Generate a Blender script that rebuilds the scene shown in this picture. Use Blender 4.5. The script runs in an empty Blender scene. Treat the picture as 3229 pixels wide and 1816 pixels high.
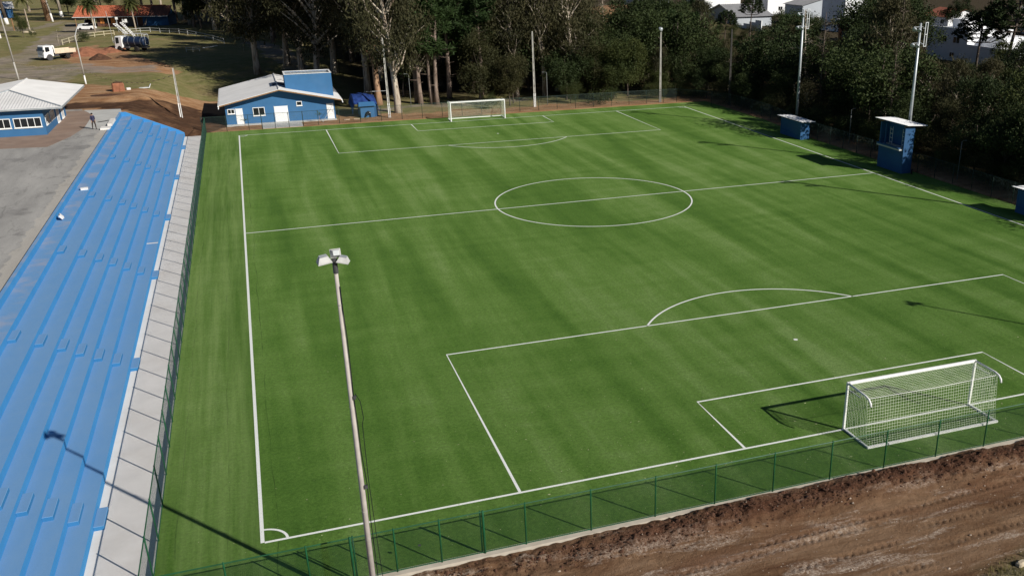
import bpy, math, random
import numpy as np
from mathutils import Vector, Matrix
random.seed(7); rng = np.random.default_rng(7)
scene = bpy.context.scene
C = scene.collection
# ------------------------------------------------------------------ camera, sky, sun, exposure
yaw, pit, rol = 0.3565, 0.4019, -0.0054
f = Vector((math.sin(yaw)*math.cos(pit), math.cos(yaw)*math.cos(pit), -math.sin(pit)))
r = Vector((math.cos(yaw), -math.sin(yaw), 0)); u = r.cross(f)
r2 = math.cos(rol)*r + math.sin(rol)*u; u2 = -math.sin(rol)*r + math.cos(rol)*u
cd = bpy.data.cameras.new('camera'); cam = bpy.data.objects.new('camera', cd); C.objects.link(cam)
cam.matrix_world = Matrix(((r2.x, u2.x, -f.x, 2.0587), (r2.y, u2.y, -f.y, -34.612), (r2.z, u2.z, -f.z, 21.6322), (0, 0, 0, 1)))
cd.sensor_width = 36; cd.lens = 33.528; cd.shift_x = -0.10201; cd.shift_y = 0.06129
cd.clip_start = 0.5; cd.clip_end = 6000
scene.camera = cam
SUN_EL = math.radians(29.8); SUN_AZ = math.atan2(0.595, -0.803)      # clockwise from +Y
w = bpy.data.worlds.new('World'); scene.world = w; w.use_nodes = True
nt = w.node_tree; bg = nt.nodes['Background']
sky = nt.nodes.new('ShaderNodeTexSky'); sky.sky_type = 'NISHITA'; sky.sun_disc = False
sky.sun_elevation = SUN_EL; sky.sun_rotation = SUN_AZ; sky.altitude = 1500; sky.air_density = 0.75; sky.dust_density = 0.3
nt.links.new(sky.outputs[0], bg.inputs[0]); bg.inputs[1].default_value = 0.05
ld = bpy.data.lights.new('sun', 'SUN'); ld.energy = 5.0; ld.angle = math.radians(0.5); ld.color = (1.0, 0.95, 0.86)
sun = bpy.data.objects.new('sun', ld); C.objects.link(sun)
sun.rotation_euler = Vector((-0.595*math.cos(SUN_EL), 0.803*math.cos(SUN_EL), -math.sin(SUN_EL))).to_track_quat('-Z', 'Y').to_euler()
sun.location = (60, -80, 80)
vs = scene.view_settings; vs.view_transform = 'Standard'; vs.look = 'None'; vs.exposure = 0.15; vs.gamma = 1.0
scene.cycles.max_bounces = 6; scene.cycles.transparent_max_bounces = 8

# ------------------------------------------------------------------ helpers
def link(o, parent=None):
    C.objects.link(o)
    if parent is not None: o.parent = parent
    return o
def thing(name, label, cat, loc=(0, 0, 0), rz=0.0, group=None):
    o = bpy.data.objects.new(name, None); o.empty_display_size = 0.3; C.objects.link(o)
    o.location = loc; o.rotation_euler = (0, 0, rz); tag(o, label, cat, group); return o
def tag(o, label=None, cat=None, group=None, kind=None):
    if label: o['label'] = label
    if cat: o['category'] = cat
    if group: o['group'] = group
    if kind: o['kind'] = kind
    return o
def dup(root, loc=None, rz=None, scale=None, label=None, group=None):
    def rec(o, p):
        c = o.copy(); C.objects.link(c); c.parent = p
        for ch in o.children: rec(ch, c)
        return c
    c = rec(root, None)
    if loc is not None: c.location = loc
    if rz is not None: c.rotation_euler = (0, 0, rz)
    if scale is not None: c.scale = scale if hasattr(scale, '__len__') else (scale,)*3
    if label: c['label'] = label
    if group: c['group'] = group
    return c
def np_mesh(name, V, F, mat=None, smooth=False):
    V = np.asarray(V, np.float32); F = np.asarray(F, np.int32); k = F.shape[1]
    me = bpy.data.meshes.new(name); me.vertices.add(len(V)); me.vertices.foreach_set('co', V.ravel())
    me.loops.add(F.size); me.loops.foreach_set('vertex_index', F.ravel())
    me.polygons.add(len(F)); me.polygons.foreach_set('loop_start', np.arange(0, F.size, k, dtype=np.int32))
    me.polygons.foreach_set('loop_total', np.full(len(F), k, np.int32))
    if smooth: me.polygons.foreach_set('use_smooth', np.ones(len(F), bool))
    me.update(calc_edges=True)
    if mat: me.materials.append(mat)
    return me
class MB:
    def __init__(s): s.v = []; s.f = []; s.m = []
    def add(s, vs, fs, m=0):
        b = len(s.v); s.v += [tuple(p) for p in vs]; s.f += [tuple(b+i for i in q) for q in fs]; s.m += [m]*len(fs); return s
    def box(s, x0, y0, z0, x1, y1, z1, m=0):
        return s.add([(x0,y0,z0),(x1,y0,z0),(x1,y1,z0),(x0,y1,z0),(x0,y0,z1),(x1,y0,z1),(x1,y1,z1),(x0,y1,z1)],
                     [(0,3,2,1),(4,5,6,7),(0,1,5,4),(1,2,6,5),(2,3,7,6),(3,0,4,7)], m)
    def bbox(s, x0, y0, z0, x1, y1, z1, b=0.03, m=0):     # box with chamfered vertical and top edges
        pts = [(x0+b,y0),(x1-b,y0),(x1,y0+b),(x1,y1-b),(x1-b,y1),(x0+b,y1),(x0,y1-b),(x0,y0+b)]
        cx, cy = (x0+x1)/2, (y0+y1)/2
        def ring(z, k): return [(x+(-k if x > cx else k), y+(-k if y > cy else k), z) for x, y in pts]
        V = ring(z0, 0)+ring(z1-b, 0)+ring(z1, b); F = []
        for j in (0, 1):
            for i in range(8): F.append((j*8+i, j*8+(i+1) % 8, (j+1)*8+(i+1) % 8, (j+1)*8+i))
        F.append(tuple(range(16, 24))); F.append(tuple(range(7, -1, -1)))
        return s.add(V, F, m)
    def tube(s, path, rad, n=6, m=0, cap=True):
        path = [Vector(p) for p in path]; rs = rad if hasattr(rad, '__len__') else [rad]*len(path)
        V = []; F = []; prev = None
        for i, p in enumerate(path):
            t = (path[min(i+1, len(path)-1)]-path[max(i-1, 0)]); t = t.normalized() if t.length > 1e-9 else Vector((0, 0, 1))
            if prev is None:
                a = Vector((1, 0, 0)) if abs(t.x) < 0.8 else Vector((0, 1, 0)); a = (a-t*a.dot(t)).normalized()
            else:
                a = prev-t*prev.dot(t); a = a.normalized() if a.length > 1e-6 else Vector((0, 1, 0))
            prev = a; b = t.cross(a)
            for k in range(n):
                th = 2*math.pi*k/n; V.append(p+(a*math.cos(th)+b*math.sin(th))*rs[i])
        for i in range(len(path)-1):
            for k in range(n): F.append((i*n+k, i*n+(k+1) % n, (i+1)*n+(k+1) % n, (i+1)*n+k))
        if cap: F.append(tuple(range(n-1, -1, -1))); F.append(tuple((len(path)-1)*n+k for k in range(n)))
        return s.add(V, F, m)
    def prism(s, poly, axis, a0, a1, m=0):                # poly in the two other axes
        def P(p, a):
            return (a, p[0], p[1]) if axis == 'x' else (p[0], a, p[1]) if axis == 'y' else (p[0], p[1], a)
        n = len(poly); V = [P(p, a0) for p in poly]+[P(p, a1) for p in poly]
        F = [(i, (i+1) % n, n+(i+1) % n, n+i) for i in range(n)]+[tuple(range(n-1, -1, -1)), tuple(range(n, 2*n))]
        return s.add(V, F, m)
    def lathe(s, prof, n=12, m=0, org=(0, 0, 0), axis='z'):
        V = []; F = []
        for rr, h in prof:
            for k in range(n):
                th = 2*math.pi*k/n; x, y = rr*math.cos(th), rr*math.sin(th)
                p = (x, y, h) if axis == 'z' else (h, x, y) if axis == 'x' else (x, h, y)
                V.append((p[0]+org[0], p[1]+org[1], p[2]+org[2]))
        for i in range(len(prof)-1):
            for k in range(n): F.append((i*n+k, i*n+(k+1) % n, (i+1)*n+(k+1) % n, (i+1)*n+k))
        F.append(tuple(range(n-1, -1, -1))); F.append(tuple((len(prof)-1)*n+k for k in range(n)))
        return s.add(V, F, m)
    def mesh(s, name, mats, smooth=False):
        me = bpy.data.meshes.new(name); me.from_pydata(s.v, [], s.f)
        for mt in (mats if isinstance(mats, (list, tuple)) else [mats]): me.materials.append(mt)
        if any(s.m): me.polygons.foreach_set('material_index', s.m)
        if smooth: me.polygons.foreach_set('use_smooth', [True]*len(s.f))
        me.update(); return me
    def build(s, name, mats, parent=None, smooth=False, loc=None):
        o = bpy.data.objects.new(name, s.mesh(name, mats, smooth)); link(o, parent)
        if loc is not None: o.location = loc
        return o
def box_part(name, mat, parent, *a): return MB().box(*a).build(name, mat, parent)
def smooth01(a, b, x):
    t = np.clip((x-a)/(b-a), 0, 1); return t*t*(3-2*t)
_LAT = rng.random((256, 256))
def vnoise(x, y, s):
    x = np.asarray(x)/s; y = np.asarray(y)/s; xi = np.floor(x).astype(int); yi = np.floor(y).astype(int); fx = x-xi; fy = y-yi
    fx = fx*fx*(3-2*fx); fy = fy*fy*(3-2*fy)
    L = lambda i, j: _LAT[i % 256, j % 256]
    return (L(xi, yi)*(1-fx)+L(xi+1, yi)*fx)*(1-fy)+(L(xi, yi+1)*(1-fx)+L(xi+1, yi+1)*fx)*fy
def fbm(x, y, s, o=4):
    t = 0; a = 1; n = 0
    for k in range(o): t = t+a*vnoise(np.asarray(x)+17.3*k, np.asarray(y)-9.1*k, s/2**k); n += a; a *= 0.5
    return t/n
def inpoly(x, y, poly):
    c = np.zeros(x.shape, bool); n = len(poly)
    for i in range(n):
        x0, y0 = poly[i]; x1, y1 = poly[(i+1) % n]
        c ^= ((y0 > y) != (y1 > y)) & (x < (x1-x0)*(y-y0)/((y1-y0) or 1e-9)+x0)
    return c.astype(float)
# ------------------------------------------------------------------ materials
class NB:
    def __init__(s, name):
        s.mat = bpy.data.materials.new(name); s.mat.use_nodes = True; s.nt = s.mat.node_tree
        s.b = s.nt.nodes['Principled BSDF']; s.out = s.nt.nodes['Material Output']
        s.b.inputs['Specular IOR Level'].default_value = 0.25
    def n(s, t, **k):
        nd = s.nt.nodes.new('ShaderNode'+t)
        for a, b in k.items():
            if a in nd.inputs: s.set(nd.inputs[a], b)
            else: setattr(nd, a, b)
        return nd
    def set(s, sock, val):
        if hasattr(val, 'is_linked') or isinstance(val, bpy.types.NodeSocket): s.nt.links.new(val, sock)
        else: sock.default_value = val
    def pos(s): return s.n('NewGeometry').outputs['Position']
    def noise(s, scale, detail=3, vec=None, rough=0.55, dist=0.0):
        nd = s.n('TexNoise'); nd.inputs['Scale'].default_value = scale; nd.inputs['Detail'].default_value = detail
        nd.inputs['Roughness'].default_value = rough; nd.inputs['Distortion'].default_value = dist
        s.nt.links.new(vec if vec is not None else s.pos(), nd.inputs['Vector']); return nd.outputs['Fac']
    def mapv(s, scale, vec=None, rot=(0, 0, 0)):
        nd = s.n('Mapping'); nd.inputs['Scale'].default_value = scale; nd.inputs['Rotation'].default_value = rot
        s.nt.links.new(vec if vec is not None else s.pos(), nd.inputs['Vector']); return nd.outputs[0]
    def ramp(s, fac, stops):
        nd = s.n('ValToRGB'); el = nd.color_ramp.elements
        while len(el) < len(stops): el.new(0.5)
        for e, (p, c) in zip(el, stops): e.position = p; e.color = (*c, 1) if len(c) == 3 else c
        s.nt.links.new(fac, nd.inputs[0]); return nd.outputs[0]
    def mix(s, fac, a, b, mode='MIX'):
        nd = s.n('Mix'); nd.data_type = 'RGBA'; nd.blend_type = mode
        for sock, val in ((nd.inputs[0], fac), (nd.inputs[6], a), (nd.inputs[7], b)):
            if isinstance(val, bpy.types.NodeSocket): s.nt.links.new(val, sock)
            else: sock.default_value = val if not isinstance(val, tuple) else ((*val, 1) if len(val) == 3 else val)
        return nd.outputs[2]
    def math(s, op, a, b=None):
        nd = s.n('Math'); nd.operation = op
        for i, v in enumerate((a, b)):
            if v is None: continue
            if isinstance(v, bpy.types.NodeSocket): s.nt.links.new(v, nd.inputs[i])
            else: nd.inputs[i].default_value = v
        return nd.outputs[0]
    def bump(s, h, strength=0.4, dist=0.02):
        nd = s.n('Bump'); nd.inputs['Strength'].default_value = strength; nd.inputs['Distance'].default_value = dist
        s.nt.links.new(h, nd.inputs['Height']); s.nt.links.new(nd.outputs[0], s.b.inputs['Normal'])
    def col(s, c):
        if isinstance(c, bpy.types.NodeSocket): s.nt.links.new(c, s.b.inputs['Base Color'])
        else: s.b.inputs['Base Color'].default_value = (*c, 1)
    def rough(s, v): s.b.inputs['Roughness'].default_value = v
def mk(name, c, rough=0.75, var=0.18, scale=1.2, bump=0.0, bscale=25, metal=0.0, spec=None, dirt=None, damt=0.35):
    B = NB(name); B.rough(rough); B.b.inputs['Metallic'].default_value = metal
    if spec is not None: B.b.inputs['Specular IOR Level'].default_value = spec
    n1 = B.noise(scale, 5)
    lo = tuple(x*(1-var) for x in c); hi = tuple(min(1, x*(1+var)) for x in c)
    cc = B.ramp(n1, [(0.3, lo), (0.7, hi)])
    if dirt:
        n2 = B.noise(scale*0.37, 6, rough=0.65); cc = B.mix(B.ramp(n2, [(0.5, (0, 0, 0)), (0.75, (damt,)*3)]), cc, dirt)
    B.col(cc)
    if bump: B.bump(B.noise(bscale, 3), bump, 0.02)
    return B.mat
M = {}
M['white'] = mk('white_paint', (0.80, 0.80, 0.79), 0.45, 0.05, 2)
M['bright_roof'] = mk('bright_roof_sheet', (0.86, 0.86, 0.86), 0.4, 0.04, 0.8)
M['white_roof'] = mk('white_roof_sheet', (0.72, 0.71, 0.70), 0.5, 0.07, 0.5, dirt=(0.5, 0.47, 0.43), damt=0.25)
M['grey_metal'] = mk('galvanised_metal', (0.42, 0.45, 0.47), 0.45, 0.15, 3, metal=0.4)
M['pale_metal'] = mk('pale_metal', (0.62, 0.64, 0.65), 0.45, 0.1, 3)
M['post_grey'] = mk('dull_steel', (0.20, 0.21, 0.21), 0.6, 0.15, 3)
M['lamp_grey'] = mk('lamp_casing', (0.50, 0.50, 0.49), 0.5, 0.12, 4)
M['dark_metal'] = mk('dark_metal', (0.06, 0.06, 0.065), 0.5, 0.2, 3)
M['green'] = mk('green_fence_paint', (0.010, 0.080, 0.032), 0.45, 0.2, 3)
M['wire'] = mk('green_wire', (0.010, 0.042, 0.024), 0.5, 0.2, 3)
M['wire_grey'] = mk('weathered_green_wire', (0.06, 0.09, 0.085), 0.6, 0.2, 3)
M['post_dark'] = mk('dark_green_post', (0.02, 0.04, 0.033), 0.55, 0.2, 3)
M['concrete_pole'] = mk('concrete_pole', (0.42, 0.40, 0.37), 0.85, 0.15, 1.5, bump=0.2, dirt=(0.2, 0.18, 0.16))
M['near_pole'] = mk('aged_concrete_pole', (0.44, 0.40, 0.37), 0.85, 0.14, 2.2, bump=0.25, bscale=30, dirt=(0.22, 0.19, 0.17), damt=0.5)
M['blue_wall'] = mk('blue_wall_paint', (0.040, 0.135, 0.285), 0.7, 0.06, 1.0, bump=0.05, dirt=(0.09, 0.17, 0.29), damt=0.25)
M['blue_dark'] = mk('blue_shaded_paint', (0.022, 0.088, 0.21), 0.7, 0.10, 0.8, dirt=(0.05, 0.09, 0.16), damt=0.5)  # blue darkened: tree shade on booth and dugouts is put into the paint
M['glass'] = mk('dark_glass', (0.012, 0.014, 0.017), 0.12, 0.2, 1, spec=0.5)
M['wood'] = mk('roof_timber', (0.28, 0.16, 0.08), 0.8, 0.2, 3)
M['pole_shaded'] = mk('shaded_pole_paint', (0.07, 0.065, 0.06), 0.9, 0.2, 2)
M['pale_wood'] = mk('pale_timber', (0.55, 0.42, 0.30), 0.85, 0.15, 2)
M['brick'] = mk('brick_brown_wall', (0.13, 0.065, 0.045), 0.9, 0.25, 1.2)
M['orange'] = mk('orange_shutter', (0.55, 0.21, 0.06), 0.7, 0.12, 1)
M['rubber'] = mk('tyre_rubber', (0.02, 0.019, 0.018), 0.9, 0.2, 4, dirt=(0.12, 0.07, 0.05))
M['navy'] = mk('navy_tank_paint', (0.012, 0.025, 0.06), 0.4, 0.15, 2, dirt=(0.10, 0.10, 0.12))
M['cream'] = mk('cream_truck_body', (0.66, 0.55, 0.42), 0.6, 0.08, 1.2, dirt=(0.45, 0.28, 0.18))
M['tarp'] = mk('blue_tarpaulin', (0.020, 0.045, 0.17), 0.4, 0.3, 2.0, bump=0.5, bscale=3)
M['cap'] = mk('concrete_cap', (0.48, 0.43, 0.36), 0.9, 0.12, 2, bump=0.2, dirt=(0.35, 0.25, 0.18))
M['foam'] = mk('white_foam', (0.66, 0.65, 0.65), 0.7, 0.03, 3)
M['stone'] = mk('pale_stone', (0.45, 0.38, 0.28), 0.9, 0.2, 5, bump=0.4)
M['black'] = mk('black_rubber', (0.010, 0.011, 0.014), 0.5, 0.2, 3)
M['yellow'] = mk('yellow_rope', (0.62, 0.52, 0.30), 0.7, 0.1, 2)
M['net'] = mk('net_cord', (0.72, 0.78, 0.62), 0.8, 0.05, 3)
M['wt'] = mk('whitewash', (0.78, 0.76, 0.74), 0.9, 0.08, 2)
# ------------------------------------------------------------------ surface materials of the setting
def turf_material():
    B = NB('turf'); B.rough(0.85); B.b.inputs['Specular IOR Level'].default_value = 0.12
    p = B.pos()
    big = B.noise(0.10, 4, p)
    streak = B.noise(1.0, 4, B.mapv((0.42, 0.028, 1), p, (0, 0, 0.10)), 0.55, 0.35)       # brushed along the length
    streak2 = B.noise(1.0, 3, B.mapv((0.05, 0.55, 1), p, (0, 0, -0.05)), 0.6)            # brushed across
    patch = B.noise(0.42, 5, p, 0.62, 0.8)
    fine = B.noise(5.5, 4, p, 0.8); fine2 = B.noise(9, 3, B.mapv((2.2, 0.9, 1), p, (0, 0, 0.6)), 0.8)
    s = B.math('ADD', B.math('MULTIPLY', streak, 0.56), B.math('MULTIPLY', streak2, 0.15))
    s = B.math('ADD', s, B.math('MULTIPLY', patch, 0.16)); s = B.math('ADD', s, B.math('MULTIPLY', big, 0.13))
    c = B.ramp(s, [(0.34, (0.052, 0.121, 0.016)), (0.46, (0.090, 0.178, 0.029)), (0.54, (0.126, 0.222, 0.046)), (0.65, (0.188, 0.284, 0.086))])
    c = B.mix(0.55, c, B.ramp(fine, [(0.28, (0.35, 0.38, 0.35)), (0.72, (1.6, 1.6, 1.65))]), 'MULTIPLY')
    c = B.mix(0.5, c, B.ramp(fine2, [(0.3, (0.55, 0.55, 0.55)), (0.7, (1.4, 1.4, 1.4))]), 'MULTIPLY')
    # mat joints: thin darker seams along the length near the fence side
    x = B.n('SeparateXYZ'); B.nt.links.new(p, x.inputs[0])
    wob = B.math('ADD', x.outputs[0], B.math('MULTIPLY', B.noise(0.12, 2, p), 0.7))
    fr = B.math('FRACT', B.math('MULTIPLY', wob, 1/1.9)); d = B.math('ABSOLUTE', B.math('SUBTRACT', fr, 0.5))
    side = B.math('LESS_THAN', x.outputs[0], 2.0)
    seam = B.math('MULTIPLY', B.math('MULTIPLY', B.math('LESS_THAN', d, 0.012), side), B.ramp(B.noise(0.3, 5, p, 0.7), [(0.42, (0, 0, 0)), (0.6, (1, 1, 1))]))
    c = B.mix(B.math('MULTIPLY', seam, 0.6), c, (0.022, 0.05, 0.010))
    nap_vignette = B.n('MapRange'); nap_vignette.inputs['From Min'].default_value = -5; nap_vignette.inputs['From Max'].default_value = 55; B.nt.links.new(B.math('ADD', x.outputs[1], B.math('MULTIPLY', x.outputs[0], -0.45)), nap_vignette.inputs['Value'])
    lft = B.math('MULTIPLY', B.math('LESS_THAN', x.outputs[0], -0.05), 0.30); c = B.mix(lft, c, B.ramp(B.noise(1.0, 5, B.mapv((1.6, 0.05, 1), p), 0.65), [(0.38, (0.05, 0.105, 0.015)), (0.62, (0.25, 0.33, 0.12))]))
    c = B.mix(0.85, c, B.ramp(nap_vignette.outputs[0], [(0.0, (0.82, 0.85, 0.82)), (0.35, (0.98, 0.98, 0.98)), (1.0, (1.14, 1.09, 1.16))]), 'MULTIPLY')  # near right darkened: vignette and view shading painted in along with turf nap
    # scattered dry leaves and crumbs
    lv = B.noise(9, 1, p, 0.5); c = B.mix(B.ramp(lv, [(0.80, (0, 0, 0)), (0.83, (0.6, 0.6, 0.6))]), c, (0.34, 0.32, 0.16))
    B.col(c); B.bump(B.math('ADD', B.noise(38, 3, p, 0.7), B.math('MULTIPLY', streak, 0.6)), 0.9, 0.03)
    return B.mat
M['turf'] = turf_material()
def line_material():
    B = NB('line_paint'); B.rough(0.9); n = B.noise(22, 3)
    B.col(B.ramp(n, [(0.25, (0.42, 0.50, 0.38)), (0.42, (0.74, 0.76, 0.72)), (0.7, (0.84, 0.85, 0.83))])); B.bump(n, 0.5, 0.01); return B.mat
M['line'] = line_material()
def ground_material():
    B = NB('ground'); B.rough(0.95); B.b.inputs['Specular IOR Level'].default_value = 0.1; p = B.pos()
    at = B.n('Attribute'); at.attribute_name = 'zone'; sp = B.n('SeparateColor'); B.nt.links.new(at.outputs['Color'], sp.inputs[0])
    n1 = B.noise(0.5, 6, p, 0.65); n2 = B.noise(3.5, 5, p, 0.7); n3 = B.noise(0.12, 4, p)
    grass = B.ramp(n1, [(0.28, (0.122, 0.130, 0.042)), (0.5, (0.182, 0.168, 0.068)), (0.72, (0.265, 0.218, 0.115))])
    grass = B.mix(B.ramp(n3, [(0.48, (0, 0, 0)), (0.7, (0.6, 0.6, 0.6))]), grass, (0.26, 0.18, 0.10))
    earth = B.ramp(B.noise(0.9, 6, B.mapv((0.35, 1.0, 1), p), 0.65), [(0.3, (0.20, 0.095, 0.045)), (0.5, (0.34, 0.19, 0.10)), (0.72, (0.44, 0.29, 0.18))])
    gravel = B.ramp(n1, [(0.3, (0.19, 0.155, 0.13)), (0.5, (0.27, 0.225, 0.19)), (0.72, (0.35, 0.29, 0.24))])
    soil = B.ramp(B.noise(1.4, 6, B.mapv((0.5, 1, 1), p), 0.7), [(0.3, (0.030, 0.016, 0.010)), (0.5, (0.060, 0.031, 0.019)), (0.72, (0.12, 0.066, 0.038))])
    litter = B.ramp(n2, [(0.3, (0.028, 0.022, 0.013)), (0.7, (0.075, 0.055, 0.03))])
    c = B.mix(sp.outputs[0], grass, earth); c = B.mix(sp.outputs[1], c, gravel); c = B.mix(sp.outputs[2], c, soil)
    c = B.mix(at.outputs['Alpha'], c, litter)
    c = B.mix(0.6, c, B.ramp(n2, [(0.3, (0.7, 0.7, 0.7)), (0.7, (1.3, 1.3, 1.3))]), 'MULTIPLY')
    B.col(c); B.bump(n2, 0.6, 0.12); return B.mat
M['ground'] = ground_material()
def dirt_material():
    B = NB('graded_dirt'); B.rough(0.95); B.b.inputs['Specular IOR Level'].default_value = 0.1; p = B.pos()
    along = B.mapv((0.22, 1.0, 1), p, (0, 0, -0.06))
    n1 = B.noise(0.8, 8, along, 0.74, 0.5); n2 = B.noise(1.1, 6, along, 0.7, 0.5); n3 = B.noise(9, 5, p, 0.72); n4 = B.noise(40, 3, p, 0.7)
    c = B.ramp(n1, [(0.30, (0.095, 0.046, 0.025)), (0.44, (0.168, 0.094, 0.052)), (0.56, (0.240, 0.148, 0.088)), (0.70, (0.305, 0.200, 0.128))])
    pale = B.math('MULTIPLY', B.ramp(n2, [(0.52, (0, 0, 0)), (0.62, (1, 1, 1))]), B.ramp(n3, [(0.42, (0.1, 0.1, 0.1)), (0.62, (1, 1, 1))]))
    c = B.mix(pale, c, (0.52, 0.42, 0.34))
    red = B.noise(0.35, 5, along, 0.6); c = B.mix(B.ramp(red, [(0.52, (0, 0, 0)), (0.68, (0.55, 0.55, 0.55))]), c, (0.15, 0.066, 0.036))
    at = B.n('Attribute'); at.attribute_name = 'zone'; sp = B.n('SeparateColor'); B.nt.links.new(at.outputs['Color'], sp.inputs[0])
    c = B.mix(sp.outputs[0], c, B.ramp(n3, [(0.3, (0.045, 0.020, 0.013)), (0.55, (0.105, 0.048, 0.028)), (0.75, (0.22, 0.135, 0.088))]))
    c = B.mix(sp.outputs[1], c, B.ramp(n3, [(0.3, (0.08, 0.085, 0.03)), (0.7, (0.26, 0.21, 0.13))]))
    c = B.mix(0.7, c, B.ramp(n4, [(0.3, (0.66, 0.66, 0.66)), (0.7, (1.34, 1.34, 1.34))]), 'MULTIPLY')
    B.col(c); B.bump(B.math('ADD', n3, B.math('MULTIPLY', n4, 0.5)), 1.0, 0.09); return B.mat
M['dirt'] = dirt_material()
def asphalt_material():
    B = NB('weathered_asphalt'); B.rough(0.95); p = B.pos(); along = B.mapv((1.0, 0.25, 1), p, (0, 0, 0.12))
    n1 = B.noise(0.35, 6, along, 0.65, 0.4); n2 = B.noise(0.5, 6, p, 0.7); n3 = B.noise(12, 4, p, 0.7)
    c = B.ramp(n1, [(0.3, (0.245, 0.235, 0.225)), (0.5, (0.315, 0.305, 0.29)), (0.7, (0.40, 0.385, 0.365))])
    c = B.mix(B.ramp(n2, [(0.54, (0, 0, 0)), (0.64, (0.6, 0.6, 0.6))]), c, (0.16, 0.155, 0.15))
    n4 = B.noise(0.9, 7, B.mapv((1.6, 0.35, 1), p, (0, 0, 0.5)), 0.75, 0.6); c = B.mix(B.ramp(n4, [(0.56, (0, 0, 0)), (0.66, (0.5, 0.5, 0.5))]), c, (0.14, 0.135, 0.13))
    x = B.n('SeparateXYZ'); B.nt.links.new(p, x.inputs[0])
    edge = B.math('MULTIPLY', B.math('GREATER_THAN', B.math('ADD', x.outputs[0], B.math('MULTIPLY', B.noise(0.8, 4, p), 1.6)), -13.3), 0.45)
    c = B.mix(edge, c, (0.50, 0.46, 0.40))
    c = B.mix(0.5, c, B.ramp(n3, [(0.3, (0.75, 0.75, 0.75)), (0.7, (1.25, 1.25, 1.25))]), 'MULTIPLY')
    B.col(c); B.bump(n3, 0.4, 0.02); return B.mat
M['asphalt'] = asphalt_material()
M['walk'] = mk('pale_concrete', (0.70, 0.675, 0.65), 0.9, 0.06, 0.7, bump=0.15, bscale=18, dirt=(0.55, 0.50, 0.45), damt=0.5)
M['slab'] = mk('new_concrete', (0.47, 0.47, 0.455), 0.9, 0.09, 0.6, dirt=(0.36, 0.34, 0.31), damt=0.5)
M['apron'] = mk('earthy_paving', (0.26, 0.185, 0.145), 0.95, 0.14, 0.6, bump=0.2, dirt=(0.36, 0.29, 0.24), damt=0.6)
def bleacher_material(k=1.0):
    B = NB('blue_floor_paint'); B.rough(0.9); B.b.inputs['Specular IOR Level'].default_value = 0.1; p = B.pos()
    g = B.n('NewGeometry'); sx = B.n('SeparateXYZ'); B.nt.links.new(g.outputs['Normal'], sx.inputs[0])
    n1 = B.noise(0.6, 5, p, 0.6); n2 = B.noise(0.16, 4, p); n3 = B.noise(30, 2, p)
    paint = B.ramp(n1, [(0.3, (0.046*k, 0.220*k, 0.475*k)), (0.7, (0.058*k, 0.250*k, 0.525*k))])
    scuff = B.noise(2.2, 6, B.mapv((1.0, 0.35, 1), p), 0.75)
    dust = B.ramp(B.math('ADD', B.math('MULTIPLY', n2, 0.5), B.math('MULTIPLY', scuff, 0.5)), [(0.3, (0.128, 0.280, 0.52)), (0.7, (0.178, 0.315, 0.51))])
    up = B.math('GREATER_THAN', sx.outputs[2], 0.5)             # foot dust lies on the treads only
    c = B.mix(B.math('MULTIPLY', up, 0.88), paint, dust)
    ps = B.n('SeparateXYZ'); B.nt.links.new(p, ps.inputs[0])
    top = B.math('MULTIPLY', B.math('GREATER_THAN', ps.outputs[2], 2.6), B.ramp(n1, [(0.45, (0, 0, 0)), (0.7, (0.5, 0.5, 0.5))]))
    c = B.mix(B.math('MULTIPLY', top, up), c, (0.40, 0.36, 0.37))
    c = B.mix(0.35, c, B.ramp(n3, [(0.3, (0.85, 0.85, 0.85)), (0.7, (1.15, 1.15, 1.15))]), 'MULTIPLY')
    B.col(c); return B.mat
M['bleach'] = bleacher_material(); M['step'] = bleacher_material(0.74)  # step copy has darker paint to hold down its sunlit side faces
# ------------------------------------------------------------------ the setting: ground
TAN = [(-22.9,124.5),(-21.2,129.6),(-15.9,121.3),(-9.5,122.2),(-5.5,126.8),(-2.0,126.5),(0.5,122.6),(0.5,108.6),(1.0,97.0),(-6.7,97.0),(-12.6,98.4),(-20.1,103.1),(-21.3,109.2)]
DARK = [(-20.6,107.8),(-17.4,107.4),(-12.7,107.8),(-9.8,111.0),(-8.5,114.3),(-6.9,115.0),(-3.2,112.9),(-1.0,107.6),(-1.2,101.5),(-3.0,96),(-6.5,95.9),(-13.3,96.9),(-13.6,101.4),(-19.9,103.3)]
BANK = [(91.8,232),(118,260),(112,220),(97.8,202.0),(90.9,190.0),(82.6,190.2),(80.9,204.6)]
RED = [(-28.4,168.5),(-29.6,185.9),(-27.4,198.2),(-24.3,190.5),(-21.7,192.0),(-18.5,179.4),(-15.7,163.0),(-10.9,155.4),(-7.4,148.8),(-12.1,144.7),(-17.4,143.4),(-24.2,152.2)]
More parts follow.
